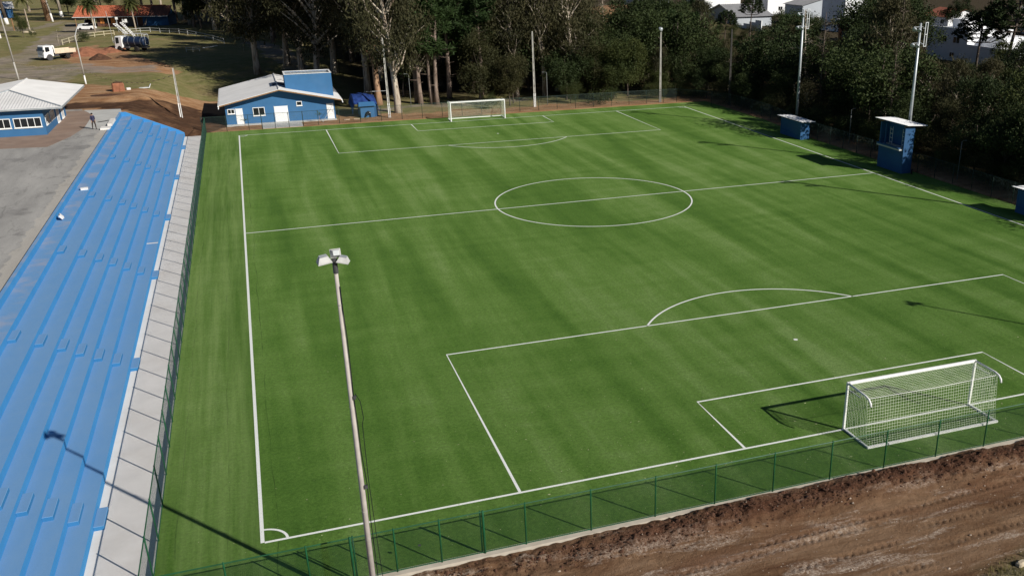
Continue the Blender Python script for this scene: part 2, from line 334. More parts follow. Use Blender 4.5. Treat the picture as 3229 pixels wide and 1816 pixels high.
ROADS = [[(-39.4,171.7),(-38.8,191.6),(-40.3,225.5),(-40.5,250.4),(-41.5,276.1),(-34.1,261.8),(-29.1,237.3),(-32.2,221.9),(-32.8,203.4),(-33.3,192.7),(-34.0,178.2),(-34.3,164.1),(-36.8,157.5)],
         [(-39.6,173.3),(-32.5,160.1),(-27.1,161.1),(-18.2,153.4),(-12.1,154.6),(-12.8,146.1),(-17.5,144.6),(-23.1,143.6),(-25.3,134.5),(-29.2,132.7),(-38.2,137.8),(-60,150),(-60,165)],
         [(-56.4,266.0),(-49.5,257.2),(-46.1,264.2),(-43.8,282.0),(-41.9,271.5),(-44.3,252.1),(-47.4,244.3),(-53.7,251.0)],
         [(2.0,206.6),(6.0,197.6),(10.7,162.9),(13.2,138.7),(14.8,124),(13,121),(10.6,128.8),(7.5,153.7),(2.6,186.9)],
         [(18,106.5),(30,107.5),(42,110.0),(42,112.5),(30,110.5),(18,109.0)]]
BROWNL = [(-40,140.6),(-29.4,133.8),(-24.7,134.3),(-21.0,127.9),(-18.8,107.6),(-25.6,103.4),(-40,103)]
def height(x, y):
    left = smooth01(-2.6, -13.2, x)
    back = smooth01(122, 160, y)*smooth01(75, 25, x)
    h = 3.02*np.maximum(left, back)
    h = h+2.3*smooth01(72, 108, x)*(1-smooth01(400, 700, x)*0)
    h = h-1.6*np.exp(-((x-82)/7.0)**2)*smooth01(110, 85, y)
    h = h+4.6*np.exp(-((x-98)/20.0)**2-((y-222)/30.0)**2)
    out = smooth01(97.95, 103, y)+smooth01(66, 70, x)+smooth01(-13.6, -15, x)
    h = h+0.35*(fbm(x, y, 9)-0.5)*np.clip(out, 0, 1)*np.where(x < -13.6, np.where(y > 104, 1, 0), 1)
    # spoil heap between the stand and the clubhouse
    h = h+0.4*np.exp(-((x+9.0)/2.6)**2-((y-109.5)/1.5)**2)*(0.7+0.6*fbm(x, y, 1.5))+0.35*np.exp(-((x+14.0)/5)**2-((y-110.5)/1.2)**2)
    rg_ = np.exp(-((x+9)/7.0)**4-((y-107)/9.0)**4)*np.clip((y-98.3)/1.5, 0, 1)
    h = h+rg_*(0.55*(fbm(x+5, y, 2.2, 4)-0.5)+0.25*(vnoise(x, y, 0.9)-0.5))
    inside = (x > -13.45) & (x < 65.3) & (y > -17.2) & (y < 97.85)
    h = np.where(inside, -0.55, h)
    h = np.where((x <= -13.45) & (y < 103.5), np.minimum(h, 2.93), h)
    return h
def axis(bps):
    a = []
    for (s, e, st) in bps: a += list(np.arange(s, e-1e-6, st))
    return np.array(a+[bps[-1][1]])
gx = axis([(-3000, -400, 260), (-400, -120, 20), (-120, -62, 2.5), (-62, -13.45, 0.6), (-13.45, 20, 0.5), (20, 65.25, 1.1), (65.25, 66, 0.25), (66, 125, 1.2), (125, 400, 12), (400, 3000, 260)])
gy = axis([(-1500, -60, 120), (-60, -17.2, 4), (-17.2, 97.6, 6), (97.6, 98.4, 0.2), (98.4, 205, 0.55), (205, 290, 1.0), (290, 500, 9), (500, 3500, 300)])
X, Y = np.meshgrid(gx, gy, indexing='ij'); Zh = height(X, Y)
nx, ny = X.shape; idx = np.arange(nx*ny).reshape(nx, ny)
F = np.stack([idx[:-1, :-1], idx[1:, :-1], idx[1:, 1:], idx[:-1, 1:]], -1).reshape(-1, 4)
me = np_mesh('ground', np.stack([X, Y, Zh], -1).reshape(-1, 3), F, M['ground'], True)
jx = X+5*(fbm(X, Y, 5)-0.5)+1.6*(fbm(X+50, Y, 1.2)-0.5); jy = Y+7*(fbm(X, Y+90, 6)-0.5)+2*(fbm(X, Y+40, 1.5)-0.5)
R_ = np.clip(0.95*inpoly(jx, jy, TAN)+0.75*inpoly(jx, jy, BROWNL)+inpoly(jx, jy, RED), 0, 1)
R_ = np.maximum(R_, np.where((Y > 97) & (Y < 103.2+9*(fbm(X, Y, 5)-0.5)) & (X > -2) & (X < 70), 0.9, 0))
R_ = np.maximum(R_, np.where((X > 64) & (X < 68.6+3*(fbm(X, Y, 5)-0.5)) & (Y < 99), 0.85, 0))
R_ = np.maximum(R_, 0.95*inpoly(jx, jy, BANK))
R_ = np.maximum(R_, np.where((Y > 98) & (Y < 106+6*(fbm(X, Y, 5)-0.5)) & (X > 12) & (X < 22), 0.85, 0)*(fbm(X, Y, 2) > 0.4))
G_ = np.zeros_like(X)
for pl in ROADS: G_ = np.maximum(G_, inpoly(jx, jy, pl))
G_ = G_*np.clip(0.55+1.2*(fbm(X, Y, 3)-0.4), 0.2, 0.95)
B_ = 0.95*inpoly(jx, jy, DARK)*np.clip(2.6*fbm(X, Y, 3.0)-0.05, 0, 1)
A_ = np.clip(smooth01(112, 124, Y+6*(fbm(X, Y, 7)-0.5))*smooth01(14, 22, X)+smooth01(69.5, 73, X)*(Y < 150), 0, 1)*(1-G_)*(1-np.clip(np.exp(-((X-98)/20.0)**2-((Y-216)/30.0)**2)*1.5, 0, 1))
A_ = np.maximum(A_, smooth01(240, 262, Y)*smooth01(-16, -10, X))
at = me.color_attributes.new('zone', 'FLOAT_COLOR', 'POINT')
at.data.foreach_set('color', np.stack([np.clip(R_, 0, 1), G_, B_, A_], -1).astype(np.float32).ravel())
ground = tag(link(bpy.data.objects.new('ground', me)), 'olive grass, bare earth and forest floor round the pitch', kind='structure')
def gz(x, y): return float(height(np.array([float(x)]), np.array([float(y)]))[0])
# pitch: an artificial turf slab with the markings painted on it
PW, PL, CX = 60.775, 94.33, 30.36
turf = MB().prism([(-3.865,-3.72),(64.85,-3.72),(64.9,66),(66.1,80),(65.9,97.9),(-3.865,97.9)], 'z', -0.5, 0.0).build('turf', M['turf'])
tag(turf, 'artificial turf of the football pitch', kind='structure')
LZ = 0.006
def strip(name, pts, wd=0.13, closed=False, z=LZ):
    V = []; F = []; n = len(pts)
    for i, p in enumerate(pts):
        a = Vector(pts[i-1] if (i or closed) else pts[i]); b = Vector(pts[(i+1) % n] if (i < n-1 or closed) else pts[i])
        t = (b-a).normalized(); nn = Vector((-t.y, t.x))*wd/2
        V += [(p[0]+nn.x, p[1]+nn.y, z), (p[0]-nn.x, p[1]-nn.y, z)]
    m = n if closed else n-1
    for i in range(m):
        j = (i+1) % n; F.append((2*i, 2*i+1, 2*j+1, 2*j))
    me = bpy.data.meshes.new(name); me.from_pydata(V, [], F); me.materials.append(M['line'])
    return link(bpy.data.objects.new(name, me), turf)
def arc(cx, cy, rr, a0, a1, n=48): return [(cx+rr*math.cos(a0+(a1-a0)*i/n), cy+rr*math.sin(a0+(a1-a0)*i/n)) for i in range(n+1)]
strip('touchline', [(0, 0), (0, PL)], 0.15); strip('touchline', [(PW, 0), (PW, PL)], 0.13)
strip('goal_line', [(0.08, 0), (PW-0.07, 0)], 0.13); strip('goal_line', [(0.08, PL), (PW-0.07, PL)], 0.13)
strip('halfway_line', [(0.08, PL/2), (PW-0.07, PL/2)], 0.13)
strip('centre_circle', arc(30.35, PL/2, 9.05, 0, 2*math.pi, 96)[:-1], 0.13, True, LZ+0.004)
for s, y0 in ((1, 0.0), (-1, PL)):
    strip('penalty_area_line', [(CX-19.86, y0+s*0.07), (CX-19.86, y0+s*16.07), (CX+19.86, y0+s*16.07), (CX+19.86, y0+s*0.07)], 0.13)
    strip('goal_area_line', [(CX-9.02, y0+s*0.07), (CX-9.02, y0+s*5.28), (CX+9.02, y0+s*5.28), (CX+9.02, y0+s*0.07)], 0.13)
    ha = math.acos(5.20/9.05); c0 = math.pi/2*s
    strip('penalty_arc', arc(CX, y0+s*10.83, 9.05, c0-ha, c0+ha, 40), 0.13)
    MB().prism([(CX+0.13*math.cos(a*0.5236), y0+s*10.83+0.13*math.sin(a*0.5236)) for a in range(12)], 'z', 0.002, LZ).build('penalty_spot', M['line'], turf)
    for xc, sx in ((0, 1), (PW, -1)):
        a0 = math.atan2(s, 0); a1 = math.atan2(0, sx)
        if a1-a0 > math.pi: a1 -= 2*math.pi
        if a0-a1 > math.pi: a1 += 2*math.pi
        strip('corner_arc', arc(xc, y0, 0.95, a0, a1, 14), 0.11, False, LZ+0.003)
# pale concrete walkway below the stand
walk = tag(MB().box(-6.46, -30, -0.5, -3.979, 97.62, -0.26).build('walkway', M['walk']), 'pale concrete walkway between stand and fence', kind='structure')
kerb = MB().box(-3.978, -30, -0.5, -3.868, 97.9, -0.03).build('kerb', M['slab']); tag(kerb, 'concrete kerb under the left fence', kind='structure')
kerb2 = MB().box(-3.98, -4.08, -0.5, 65.1, -3.725, 0.045).build('kerb', M['cap']); tag(kerb2, 'pale concrete kerb under the near fence', kind='structure')
# upper terrace
terrace = MB().prism([(-75,-30),(-13.06,-30),(-13.06,97.6),(-13.06,98.4),(-13.4,101.0),(-17.9,101.6),(-17.9,102.6),(-30,104),(-75,104)], 'z', 2.5, 3.1).build('terrace', M['asphalt'])
tag(terrace, 'grey weathered asphalt terrace above the stand', kind='structure')
ap = MB().prism([(-40,77.5),(-23,77.2),(-18.0,76.5),(-16.6,82),(-15.6,90),(-15.9,101.2),(-40,103)], 'z', 3.1, 3.106).build('apron', M['apron']); tag(ap, 'brown earthy paving around the left building', kind='structure')
sl = MB().prism([(-15.9,87.2),(-13.1,85.6),(-13.1,98.3),(-13.45,100.9),(-17.6,101.5),(-16.1,97)], 'z', 3.1, 3.112).build('slab', M['slab']); tag(sl, 'pale concrete slab at the head of the stand', kind='structure')
# graded dirt in front of the near fence
dx = axis([(-13.5, -4, 0.5), (-4, 42, 0.085), (42, 65.3, 0.8)]); dy = axis([(-17.3, -13.5, 0.3), (-13.5, -4.15, 0.075)])
X, Y = np.meshgrid(dx, dy, indexing='ij')
H = 0.10*(fbm(X, Y, 3)-0.5)+0.035*(fbm(X, Y, 0.35, 3)-0.5)-0.06
bw = 0.85+0.5*(vnoise(X, 0*Y, 3.0)-0.3); amp = 0.30*(0.35+1.3*vnoise(X+31, 0*Y, 2.2))*smooth01(10, 18, X)+0.10
berm = amp*np.exp(-((Y+4.95)/bw)**2); rough = np.exp(-((Y+5.1)/1.1)**2)
H = H+berm+rough*(0.30*(fbm(X, Y, 0.6, 4)-0.5)+0.20*(fbm(X, Y, 0.22, 2)-0.5))
for k, (yc, sl_, wd, ph) in enumerate([(-6.9,0.012,0.26,0),(-7.6,0.02,0.24,1),(-8.4,0.02,0.3,2),(-8.95,0.03,0.24,3),(-9.7,0.03,0.3,4),(-10.4,0.035,0.26,5),(-11.2,0.03,0.3,6),(-11.9,0.03,0.28,7),(-12.7,0.03,0.3,8),(-6.1,0.0,0.3,9)]):
    yy = Y-(yc+sl_*(X-20)+0.35*(vnoise(X, 0*X+ph*9, 11)-0.5)); t = np.clip(1-np.abs(yy)/wd, 0, 1); t = t*t*(3-2*t)
    tread = np.clip(3*np.sin(2*math.pi*(X+0.8*np.abs(yy))/0.34), -1, 1); act = smooth01(0.35, 0.6, vnoise(X+7*ph, 0*X+3*ph, 7))
    H = H-act*t*(0.022-0.030*tread)+0.022*act*np.exp(-((np.abs(yy)-wd)/0.07)**2)*(0.5+vnoise(X, Y, 0.3))
H = np.where(Y > -4.12, np.minimum(H, 0.02), H)
nx, ny = X.shape; idx = np.arange(nx*ny).reshape(nx, ny)
F = np.stack([idx[:-1, :-1], idx[1:, :-1], idx[1:, 1:], idx[:-1, 1:]], -1).reshape(-1, 4)
me = np_mesh('dirt_track', np.stack([X, Y, H], -1).reshape(-1, 3), F, M['dirt'], True)
gr = smooth01(0.0, 1.2, (X-24.6)*0.30+(-11.5-Y)*0.9+1.2*(fbm(X, Y, 1.0)-0.5))
z1 = np.clip(np.exp(-((Y+4.95)/0.85)**2)*(0.5+1.0*fbm(X, Y, 1.3)), 0, 1)*smooth01(6, 16, X)
at = me.color_attributes.new('zone', 'FLOAT_COLOR', 'POINT')
at.data.foreach_set('color', np.stack([z1, gr, 0*X, 0*X+1], -1).astype(np.float32).ravel())
tag(link(bpy.data.objects.new('dirt_track', me)), 'reddish brown graded dirt with tyre tracks in front of the near fence', kind='structure')
tb = bpy.data.meshes.new('tuft'); 
V = []; F = []
for i in range(420):
    x = random.uniform(24.8, 29.5); y = random.uniform(-14, -11.2)
    if (x-24.6)*0.30+(-11.5-y)*0.9 < 0.35: continue
    for k in range(5):
        a = random.uniform(0, 6.28); h = random.uniform(0.08, 0.22); b = len(V); dx_, dy_ = math.cos(a)*0.012, math.sin(a)*0.012
        V += [(x-dx_, y-dy_, -0.08), (x+dx_, y+dy_, -0.08), (x+random.uniform(-.1, .1), y+random.uniform(-.1, .1), h-0.04)]; F.append((b, b+1, b+2))
tb.from_pydata(V, [], F); M['drygrass'] = mk('dry_grass', (0.16, 0.14, 0.05), 0.9, 0.4, 3); tb.materials.append(M['drygrass'])
tag(link(bpy.data.objects.new('grass_tufts', tb)), 'rough dry grass at the edge of the dirt', 'grass', kind='stuff')

# loose clods and stones on the dirt, fallen leaves and crumbs on the turf
def scatter(name, label, n, posf, size, mat, flat=False):
    V = []; F = []
    for i in range(n):
        x, y, z = posf(); s_ = size*random.uniform(0.4, 1.3)*(1 if random.random() < 0.9 else 2.0); b = len(V); a = random.uniform(0, 6.28)
        if flat:
            c_, q_ = math.cos(a)*s_, math.sin(a)*s_; V += [(x-c_, y-q_, z+0.012), (x+q_*0.5, y-c_*0.5, z+0.03), (x+c_, y+q_, z+0.014), (x-q_*0.5, y+c_*0.5, z+0.02)]; F.append((b, b+1, b+2, b+3))
        else:
            j = lambda: random.uniform(0.6, 1.2)*s_
            V += [(x+j(), y, z), (x, y+j(), z), (x-j(), y, z), (x, y-j(), z), (x+0.2*s_, y, z+j()*0.9), (x, y, z-s_*0.3)]
            F += [(b, b+1, b+4), (b+1, b+2, b+4), (b+2, b+3, b+4), (b+3, b, b+4), (b+1, b, b+5), (b+2, b+1, b+5), (b+3, b+2, b+5), (b, b+3, b+5)]
    me = bpy.data.meshes.new(name); me.from_pydata(V, [], F); me.materials.append(mat); o = link(bpy.data.objects.new(name, me)); tag(o, label, 'debris', kind='stuff'); return o
_dx, _dy, _H = dx, dy, H
def dirt_z(x, y): return float(_H[min(len(_dx)-1, int(np.searchsorted(_dx, x))), min(len(_dy)-1, int(np.searchsorted(_dy, y)))])
def pd1():
    x = random.uniform(4, 38); y = random.gauss(-5.0, 0.45); y = min(y, -4.35); return x, y, dirt_z(x, y)
def pd2():
    x = random.uniform(6, 36); y = random.uniform(-12.5, -4.5); return x, y, dirt_z(x, y)
M['clod'] = mk('dark_clods', (0.085, 0.042, 0.026), 0.95, 0.4, 3); M['pebble'] = mk('pale_pebbles', (0.42, 0.34, 0.27), 0.9, 0.3, 3); M['leaf_litter'] = mk('dry_leaf', (0.34, 0.36, 0.20), 0.8, 0.35, 3)
scatter('soil_clods', 'crumbly dark clods along the bank below the fence', 2600, pd1, 0.055, M['clod']); scatter('pebbles', 'pale pebbles strewn over the graded dirt', 500, pd2, 0.03, M['pebble'])
def pl():
    if random.random() < 0.75: return random.gauss(27, 12), abs(random.gauss(0, 7))-3.4, -0.004
    return random.uniform(-3, 60), random.uniform(-3, 60), 0.0
scatter('fallen_leaves', 'small dry leaves scattered over the turf near the goal', 1500, pl, 0.030, M['leaf_litter'], True)
# ------------------------------------------------------------------ the blue stand
st = thing('stand', 'long bright blue stepped concrete stand beside the pitch', 'stand', (0, 0, 0))
RX = [-6.45, -7.30, -8.13, -8.95, -9.75, -10.75, -11.95, -13.05]
ZS = [-0.26+0.42*(k+1) for k in range(8)]
Y0, Y1 = -30.0, 97.5
for k in range(7):
    box_part('tier', M['bleach'], st, RX[k+1]-(0.002 if k < 6 else 0.0), Y0, (ZS[k-1] if k else -0.5)-0.1, RX[k], Y1, ZS[k])
MB().box(-13.30, Y0, 2.5, RX[7], Y1, 3.125).build('top_edge', M['bleach'], st)
MB().prism([(-13.31, 2.3), (-6.40, -0.5), (-6.40, 0.24), (-7.0, 0.62), (-12.6, 3.17), (-13.31, 3.17)], 'y', Y1, Y1+0.24).build('end_wall', M['bleach'], st)
for yb in (-13.4, 3.75, 20.75, 37.9, 54.95, 71.95, 88.95):
    for k in range(8):
        if k == 7: continue
        zb = ZS[k-1] if k else -0.26
        MB().bbox(RX[k]-0.004, yb, zb-0.02, RX[k]+0.40, yb+1.55, zb+0.19, 0.012).build('step', M['step'], st)
MB().box(-7.28, 46.2, ZS[0]+0.002, -6.46, 46.45, ZS[0]+0.006).build('bare_patch', M['walk'], st)
# dark drain gap behind the top edge
box_part('gap', M['black'], st, -13.36, Y0, 2.9, -13.302, 96.0, 3.108)
def foam_box(loc, rz, label, tilt=0):
    t = thing('foam_box', label, 'box', loc, rz); t.rotation_euler = (tilt, 0, rz); t.scale = (0.75,)*3
    MB().bbox(-0.38, -0.24, 0, 0.38, 0.24, 0.2, 0.03).build('body', M['foam'], t); MB().bbox(-0.40, -0.26, 0.202, 0.40, 0.26, 0.25, 0.03).build('lid', M['foam'], t)
foam_box((-12.35, 56.4, 2.682), 0.1, 'white foam box lying flat on the top tier of the blue stand')
foam_box((-12.75, 46.1, 2.90), 1.75, 'white foam box tipped against the back edge of the blue stand', 0.9)
# ------------------------------------------------------------------ chain link fences
_pan = {}
def panel_mesh(wd, h, rad, key):
    k = (round(wd, 2), h, rad, key)
    if k in _pan: return _pan[k]
    mb_v = []; mb_f = []
    sp = 0.05*math.sqrt(2)
    def wire(x0, z0, x1, z1, off):
        b = len(mb_v); d = Vector((x1-x0, 0, z1-z0)).normalized(); n = Vector((-d.z, 0, d.x))*rad
        for (x, z) in ((x0, z0), (x1, z1)):
            mb_v.extend([(x+n.x, off-rad*0.6, z+n.z), (x-n.x, off-rad*0.6, z-n.z), (x, off+rad, z)])
        mb_f.extend([(b, b+1, b+4, b+3), (b+1, b+2, b+5, b+4), (b+2, b, b+3, b+5)])
    i = -h
    while i < wd:
        x0, z0 = i, 0.0; x1, z1 = i+h, h
        if x0 < 0: z0 -= x0; x0 = 0
        if x1 > wd: z1 -= (x1-wd); x1 = wd
        if x1-x0 > 0.02:
            wire(x0, z0, x1, z1, rad); wire(wd-x0, z0, wd-x1, z1, -rad)
        i += sp
    me = bpy.data.meshes.new('mesh_panel'); me.from_pydata(mb_v, [], mb_f); me.materials.append(M[key]); _pan[k] = me; return me
_post = {}
def post_mesh(h, rad, key):
    k = (h, rad, key)
    if k not in _post: _post[k] = MB().tube([(0, 0, -0.3), (0, 0, h), (0, 0, h+0.02)], [rad, rad, rad*0.6], 8).mesh('post', M[key], True)
    return _post[k]
def fence(name, label, pts, h=1.9, zbase=0.06, wire='wire', paint='green', rad=0.0026, pr=0.032, zf=None, heavy=(), bottom=True):
    o = Vector((pts[0][0], pts[0][1], 0)); t = thing(name, label, 'fence', o)
    for i, p in enumerate(pts):
        z = zf(*p) if zf else 0.0
        q = link(bpy.data.objects.new('post', post_mesh(h+0.04, pr*(1.5 if i in heavy else 1), paint)), t); q.location = (p[0]-o.x, p[1]-o.y, z)
    for i in range(len(pts)-1):
        a = Vector((pts[i][0], pts[i][1], zf(*pts[i]) if zf else 0.0))-o; b = Vector((pts[i+1][0], pts[i+1][1], zf(*pts[i+1]) if zf else 0.0))-o
        d = b-a; L = Vector((d.x, d.y)).length; wd = round(L/0.05)*0.05
        q = link(bpy.data.objects.new('mesh_panel', panel_mesh(wd, h-0.06, rad, wire)), t)
        q.location = a+Vector((0, 0, 0.06+zbase*0)); q.rotation_euler = (0, -math.atan2(d.z, L), math.atan2(d.y, d.x)); q.scale = (L/wd, 1, 1)
        MB().tube([a+Vector((0, 0, h)), b+Vector((0, 0, h))], 0.024, 6).build('top_rail', M[paint], t)
        if bottom: MB().tube([a+Vector((0, 0, 0.1)), b+Vector((0, 0, 0.1))], 0.020, 5).build('bottom_rail', M[paint], t)
    return t
NF = -3.86
fence('near_fence', 'green chain link fence along the near edge of the pitch', [(x, NF) for x in (-3.86, -1.15, 1.6, 3.14, 4.7, 6.38, 8.05, 9.7, 12.39, 15.17, 17.87, 20.63, 23.45, 26.25, 29.05, 31.75, 34.5, 37.25, 40.0)], heavy=(3, 6), rad=0.0028)
# the pair of gate leaves has its own doubled frame posts
gt = thing('gate', 'green double gate with doubled posts in the near fence', 'gate', (5.6, NF, 0))
for sx in (-2.36, 2.36):
    MB().tube([(sx, 0.07, 0.05), (sx, 0.07, 1.93)], 0.03, 8).build('frame_post', M['green'], gt, True); MB().box(sx-0.02, 0.0, 0.9, sx+0.02, 0.12, 0.96).build('hinge', M['green'], gt)
MB().box(-0.05, 0.05, 0.92, 0.05, 0.09, 0.99).build('latch', M['dark_metal'], gt)
fence('left_fence', 'grey green chain link fence between walkway and pitch', [(-3.86, -3.86+2.7475*i) for i in range(38)], wire='wire_grey', paint='green', rad=0.0017)
zfar = lambda x, y: max(0.0, gz(x, y)-0.1) if y > 99 else 0.0
fence('far_fence', 'dark green chain link fence in front of the clubhouse and far goal', [(-4.3, 98.0), (-1.4, 98.0), (1.27, 98.05), (2.89, 98.1), (4.5, 98.15), (6.2, 98.2), (7.98, 98.25), (9.9, 98.35), (12.59, 98.5)]+[(15.35+2.76*i, 98.6+0.4*min(1, i/8)) for i in range(17)]+[(61.5, 98.7)],
      paint='post_dark', wire='wire_grey', rad=0.0016, heavy=(3, 6), bottom=False)
fence('right_fence', 'dark wire fence along the far right side below the trees', [(65.05, 10.0+2.75*i) for i in range(21)]+[(65.5, 70.0), (66.1, 74.5), (66.7, 79.5), (66.9, 82.4), (66.9, 85.2), (66.7, 88.0), (66.3, 90.6), (65.0, 94.0), (61.5, 98.7)],
      paint='post_dark', wire='wire_grey', rad=0.0015, bottom=False)
# ------------------------------------------------------------------ goals
def make_goal(label, loc, rz):
    t = thing('football_goal', label, 'goal', loc, rz, None); hw = 3.70; H = 2.46; yb = -1.98
    for s in (-1, 1):
        MB().bbox(s*hw-0.06, -0.06, 0, s*hw+0.06, 0.06, H+0.06, 0.02).build('post', M['white'], t)
        MB().tube([(s*hw, 0, H), (s*hw, -1.45, H-0.02), (s*hw, -1.72, H-0.08), (s*hw, -1.88, H-0.22), (s*hw, -1.92, H-0.38)], 0.05, 8).build('side_arm', M['white'], t, True)
        MB().tube([(s*hw, -0.06, H-0.28), (s*hw, -1.05, H-0.28), (s*hw, -1.15, H-0.05)], 0.02, 6).build('brace', M['pale_metal'], t)
        MB().box(s*hw-0.05, yb, 0.005, s*hw+0.05, -0.062, 0.08).build('ground_bar', M['pale_metal'], t)
    MB().bbox(-hw+0.06, -0.065, H-0.062, hw-0.06, 0.065, H+0.062, 0.02).build('crossbar', M['white'], t)
    MB().box(-hw-0.05, yb-0.12, 0.005, hw+0.05, yb-0.002, 0.10).build('back_bar', M['white'], t)
    MB().tube([(-hw, -1.62, H-0.10), (0, -1.66, H-0.14), (hw, -1.62, H-0.10)], 0.012, 5).build('rear_cord', M['white'], t)
    mb = MB(); R = 0.0065
    def prof(x):
        sag = 0.10*(1-(x/hw)**2)+0.02*math.sin(7*x)
        return [(0, H-0.05), (-0.5, H-0.06-sag*0.7), (-1.1, H-0.07-sag), (-1.62, H-0.12-0.03), (-1.70, 1.7), (-1.76+0.03*math.sin(5*x), 1.1), (-1.84, 0.5), (-1.96, 0.09)]
    N = 52
    def lerp(pr, t_):
        k = min(int(t_*(len(pr)-1)), len(pr)-2); f_ = t_*(len(pr)-1)-k; return (pr[k][0]*(1-f_)+pr[k+1][0]*f_, pr[k][1]*(1-f_)+pr[k+1][1]*f_)
    xs = [-hw+2*hw*i/N for i in range(N+1)]
    for x in xs: mb.tube([(x, a, b) for a, b in prof(x)], R, 3, cap=False)
    for j in range(1, 29):
        mb.tube([(x, *lerp(prof(x), j/29)) for x in xs[::2]], R, 3, cap=False)
    for s in (-1, 1):
        for j in range(1, 14):                     # side nets
            y = -1.70*j/14; mb.tube([(s*hw, y, H-0.08), (s*hw*1.0, y*1.02, 1.2), (s*hw, y*1.14, 0.08)], R, 3, cap=False)
        for j in range(1, 17):
            z = H*j/17; mb.tube([(s*hw, 0, z), (s*hw, -0.9, z-0.02), (s*hw, -1.66-0.3*(1-z/H), z)], R, 3, cap=False)
    mb.build('net', M['net'], t); return t
make_goal('white football goal nearest the camera at right', (30.37, 0.0, 0), 0.0)
make_goal('white football goal at the far end before the trees', (30.42, PL+0.15, 0), math.pi)
# ------------------------------------------------------------------ floodlight poles
def floodlamp(parent, loc, rot, name='floodlight', s=1.0, front=True):
    o = bpy.data.objects.new(name, None)
    prof = [(-0.30, 0.24), (0.30, 0.24), (0.34, 0.0), (-0.34, 0.0)]
    mb = MB(); b = 0.29*s
    a = [(-0.36*s, -0.30*s, 0), (0.36*s, -0.30*s, 0), (0.36*s, 0.30*s, 0), (-0.36*s, 0.30*s, 0)]
    c = [(-0.22*s, -0.17*s, 0.30*s), (0.22*s, -0.17*s, 0.30*s), (0.22*s, 0.17*s, 0.30*s), (-0.22*s, 0.17*s, 0.30*s)]
    mb.add(a+c, [(4, 5, 6, 7), (0, 1, 5, 4), (1, 2, 6, 5), (2, 3, 7, 6), (3, 0, 4, 7)])
    mb.box(-0.38*s, -0.32*s, -0.05*s, 0.38*s, 0.32*s, -0.002)
    q = mb.build(name, M['lamp_grey'], parent); q.location = loc; q.rotation_euler = rot
    g = MB().box(-0.33*s, -0.27*s, -0.058*s, 0.33*s, 0.27*s, -0.051*s).build('lens', M['glass'], q)
    for i in range(5): MB().box(-0.2*s, (-0.15+0.075*i)*s-0.008, 0.302*s, 0.2*s, (-0.15+0.075*i)*s+0.008, 0.34*s).build('fin', M['grey_metal'], q)
    return q
bx, by = 3.66, -5.80
t = thing('floodlight_pole', 'weathered concrete pole with three floodlights nearest the camera', 'light pole', (bx, by, -0.1))
MB().tube([(0, 0, -1), (0.03, 0, 6.3), (0.06, 0, 12.8)], [0.115, 0.088, 0.058], 16).build('pole', M['near_pole'], t, True)
for z in (4.2, 8.1, 11.6): MB().lathe([(0.088-0.004*(z-4), -0.02), (0.105-0.004*(z-4), -0.02), (0.105-0.004*(z-4), 0.02), (0.088-0.004*(z-4), 0.02)], 14, org=(0.0047*z, 0, z)).build('joint_band', M['concrete_pole'], t)
MB().tube([(0.06, 0, 12.62), (0.06, 0, 13.08)], [0.078, 0.075], 12).build('collar', M['dark_metal'], t)
MB().tube([(-0.28, 0.02, 13.02), (0.36, 0.02, 13.02)], 0.03, 8).build('cross_arm', M['dark_metal'], t)
floodlamp(t, (-0.24, 0.0, 13.02), (0.10, -0.12, 0.10), s=0.56); floodlamp(t, (0.30, -0.10, 13.00), (0.05, 0.20, -0.3), s=0.48)
floodlamp(t, (0.12, 0.14, 13.20), (1.25, 0.0, 0.10), s=0.42)
cab = [(0.12, -0.06, 12.2)]+[(0.13+0.015*math.sin(z*2), -0.07, z) for z in np.arange(11.5, 5.5, -1.0)]+[(0.20, -0.1, 5.2), (0.17, -0.1, 4.0), (0.18, -0.1, 2.0), (0.18, -0.1, 0)]
MB().tube(cab, 0.016, 5).build('cable', M['black'], t); MB().tube([(0.17, -0.08, 8.6), (0.30, -0.12, 8.3), (0.34, -0.12, 7.7), (0.28, -0.12, 7.5), (0.26, -0.1, 5.4), (0.30, -0.12, 3), (0.38, -0.12, 0)], 0.012, 5).build('cable', M['black'], t)
MB().box(0.10, -0.12, 8.4, 0.19, -0.04, 8.52).build('cable_clamp', M['dark_metal'], t); MB().box(0.10, -0.13, 5.1, 0.21, -0.04, 5.22).build('cable_clamp', M['dark_metal'], t)
near_lamp = t
bpy.context.view_layer.update(); dup(near_lamp, (54.1, -4.75, -0.1), 0.3, None, 'concrete floodlight pole beyond the right edge whose shadow crosses the penalty area')
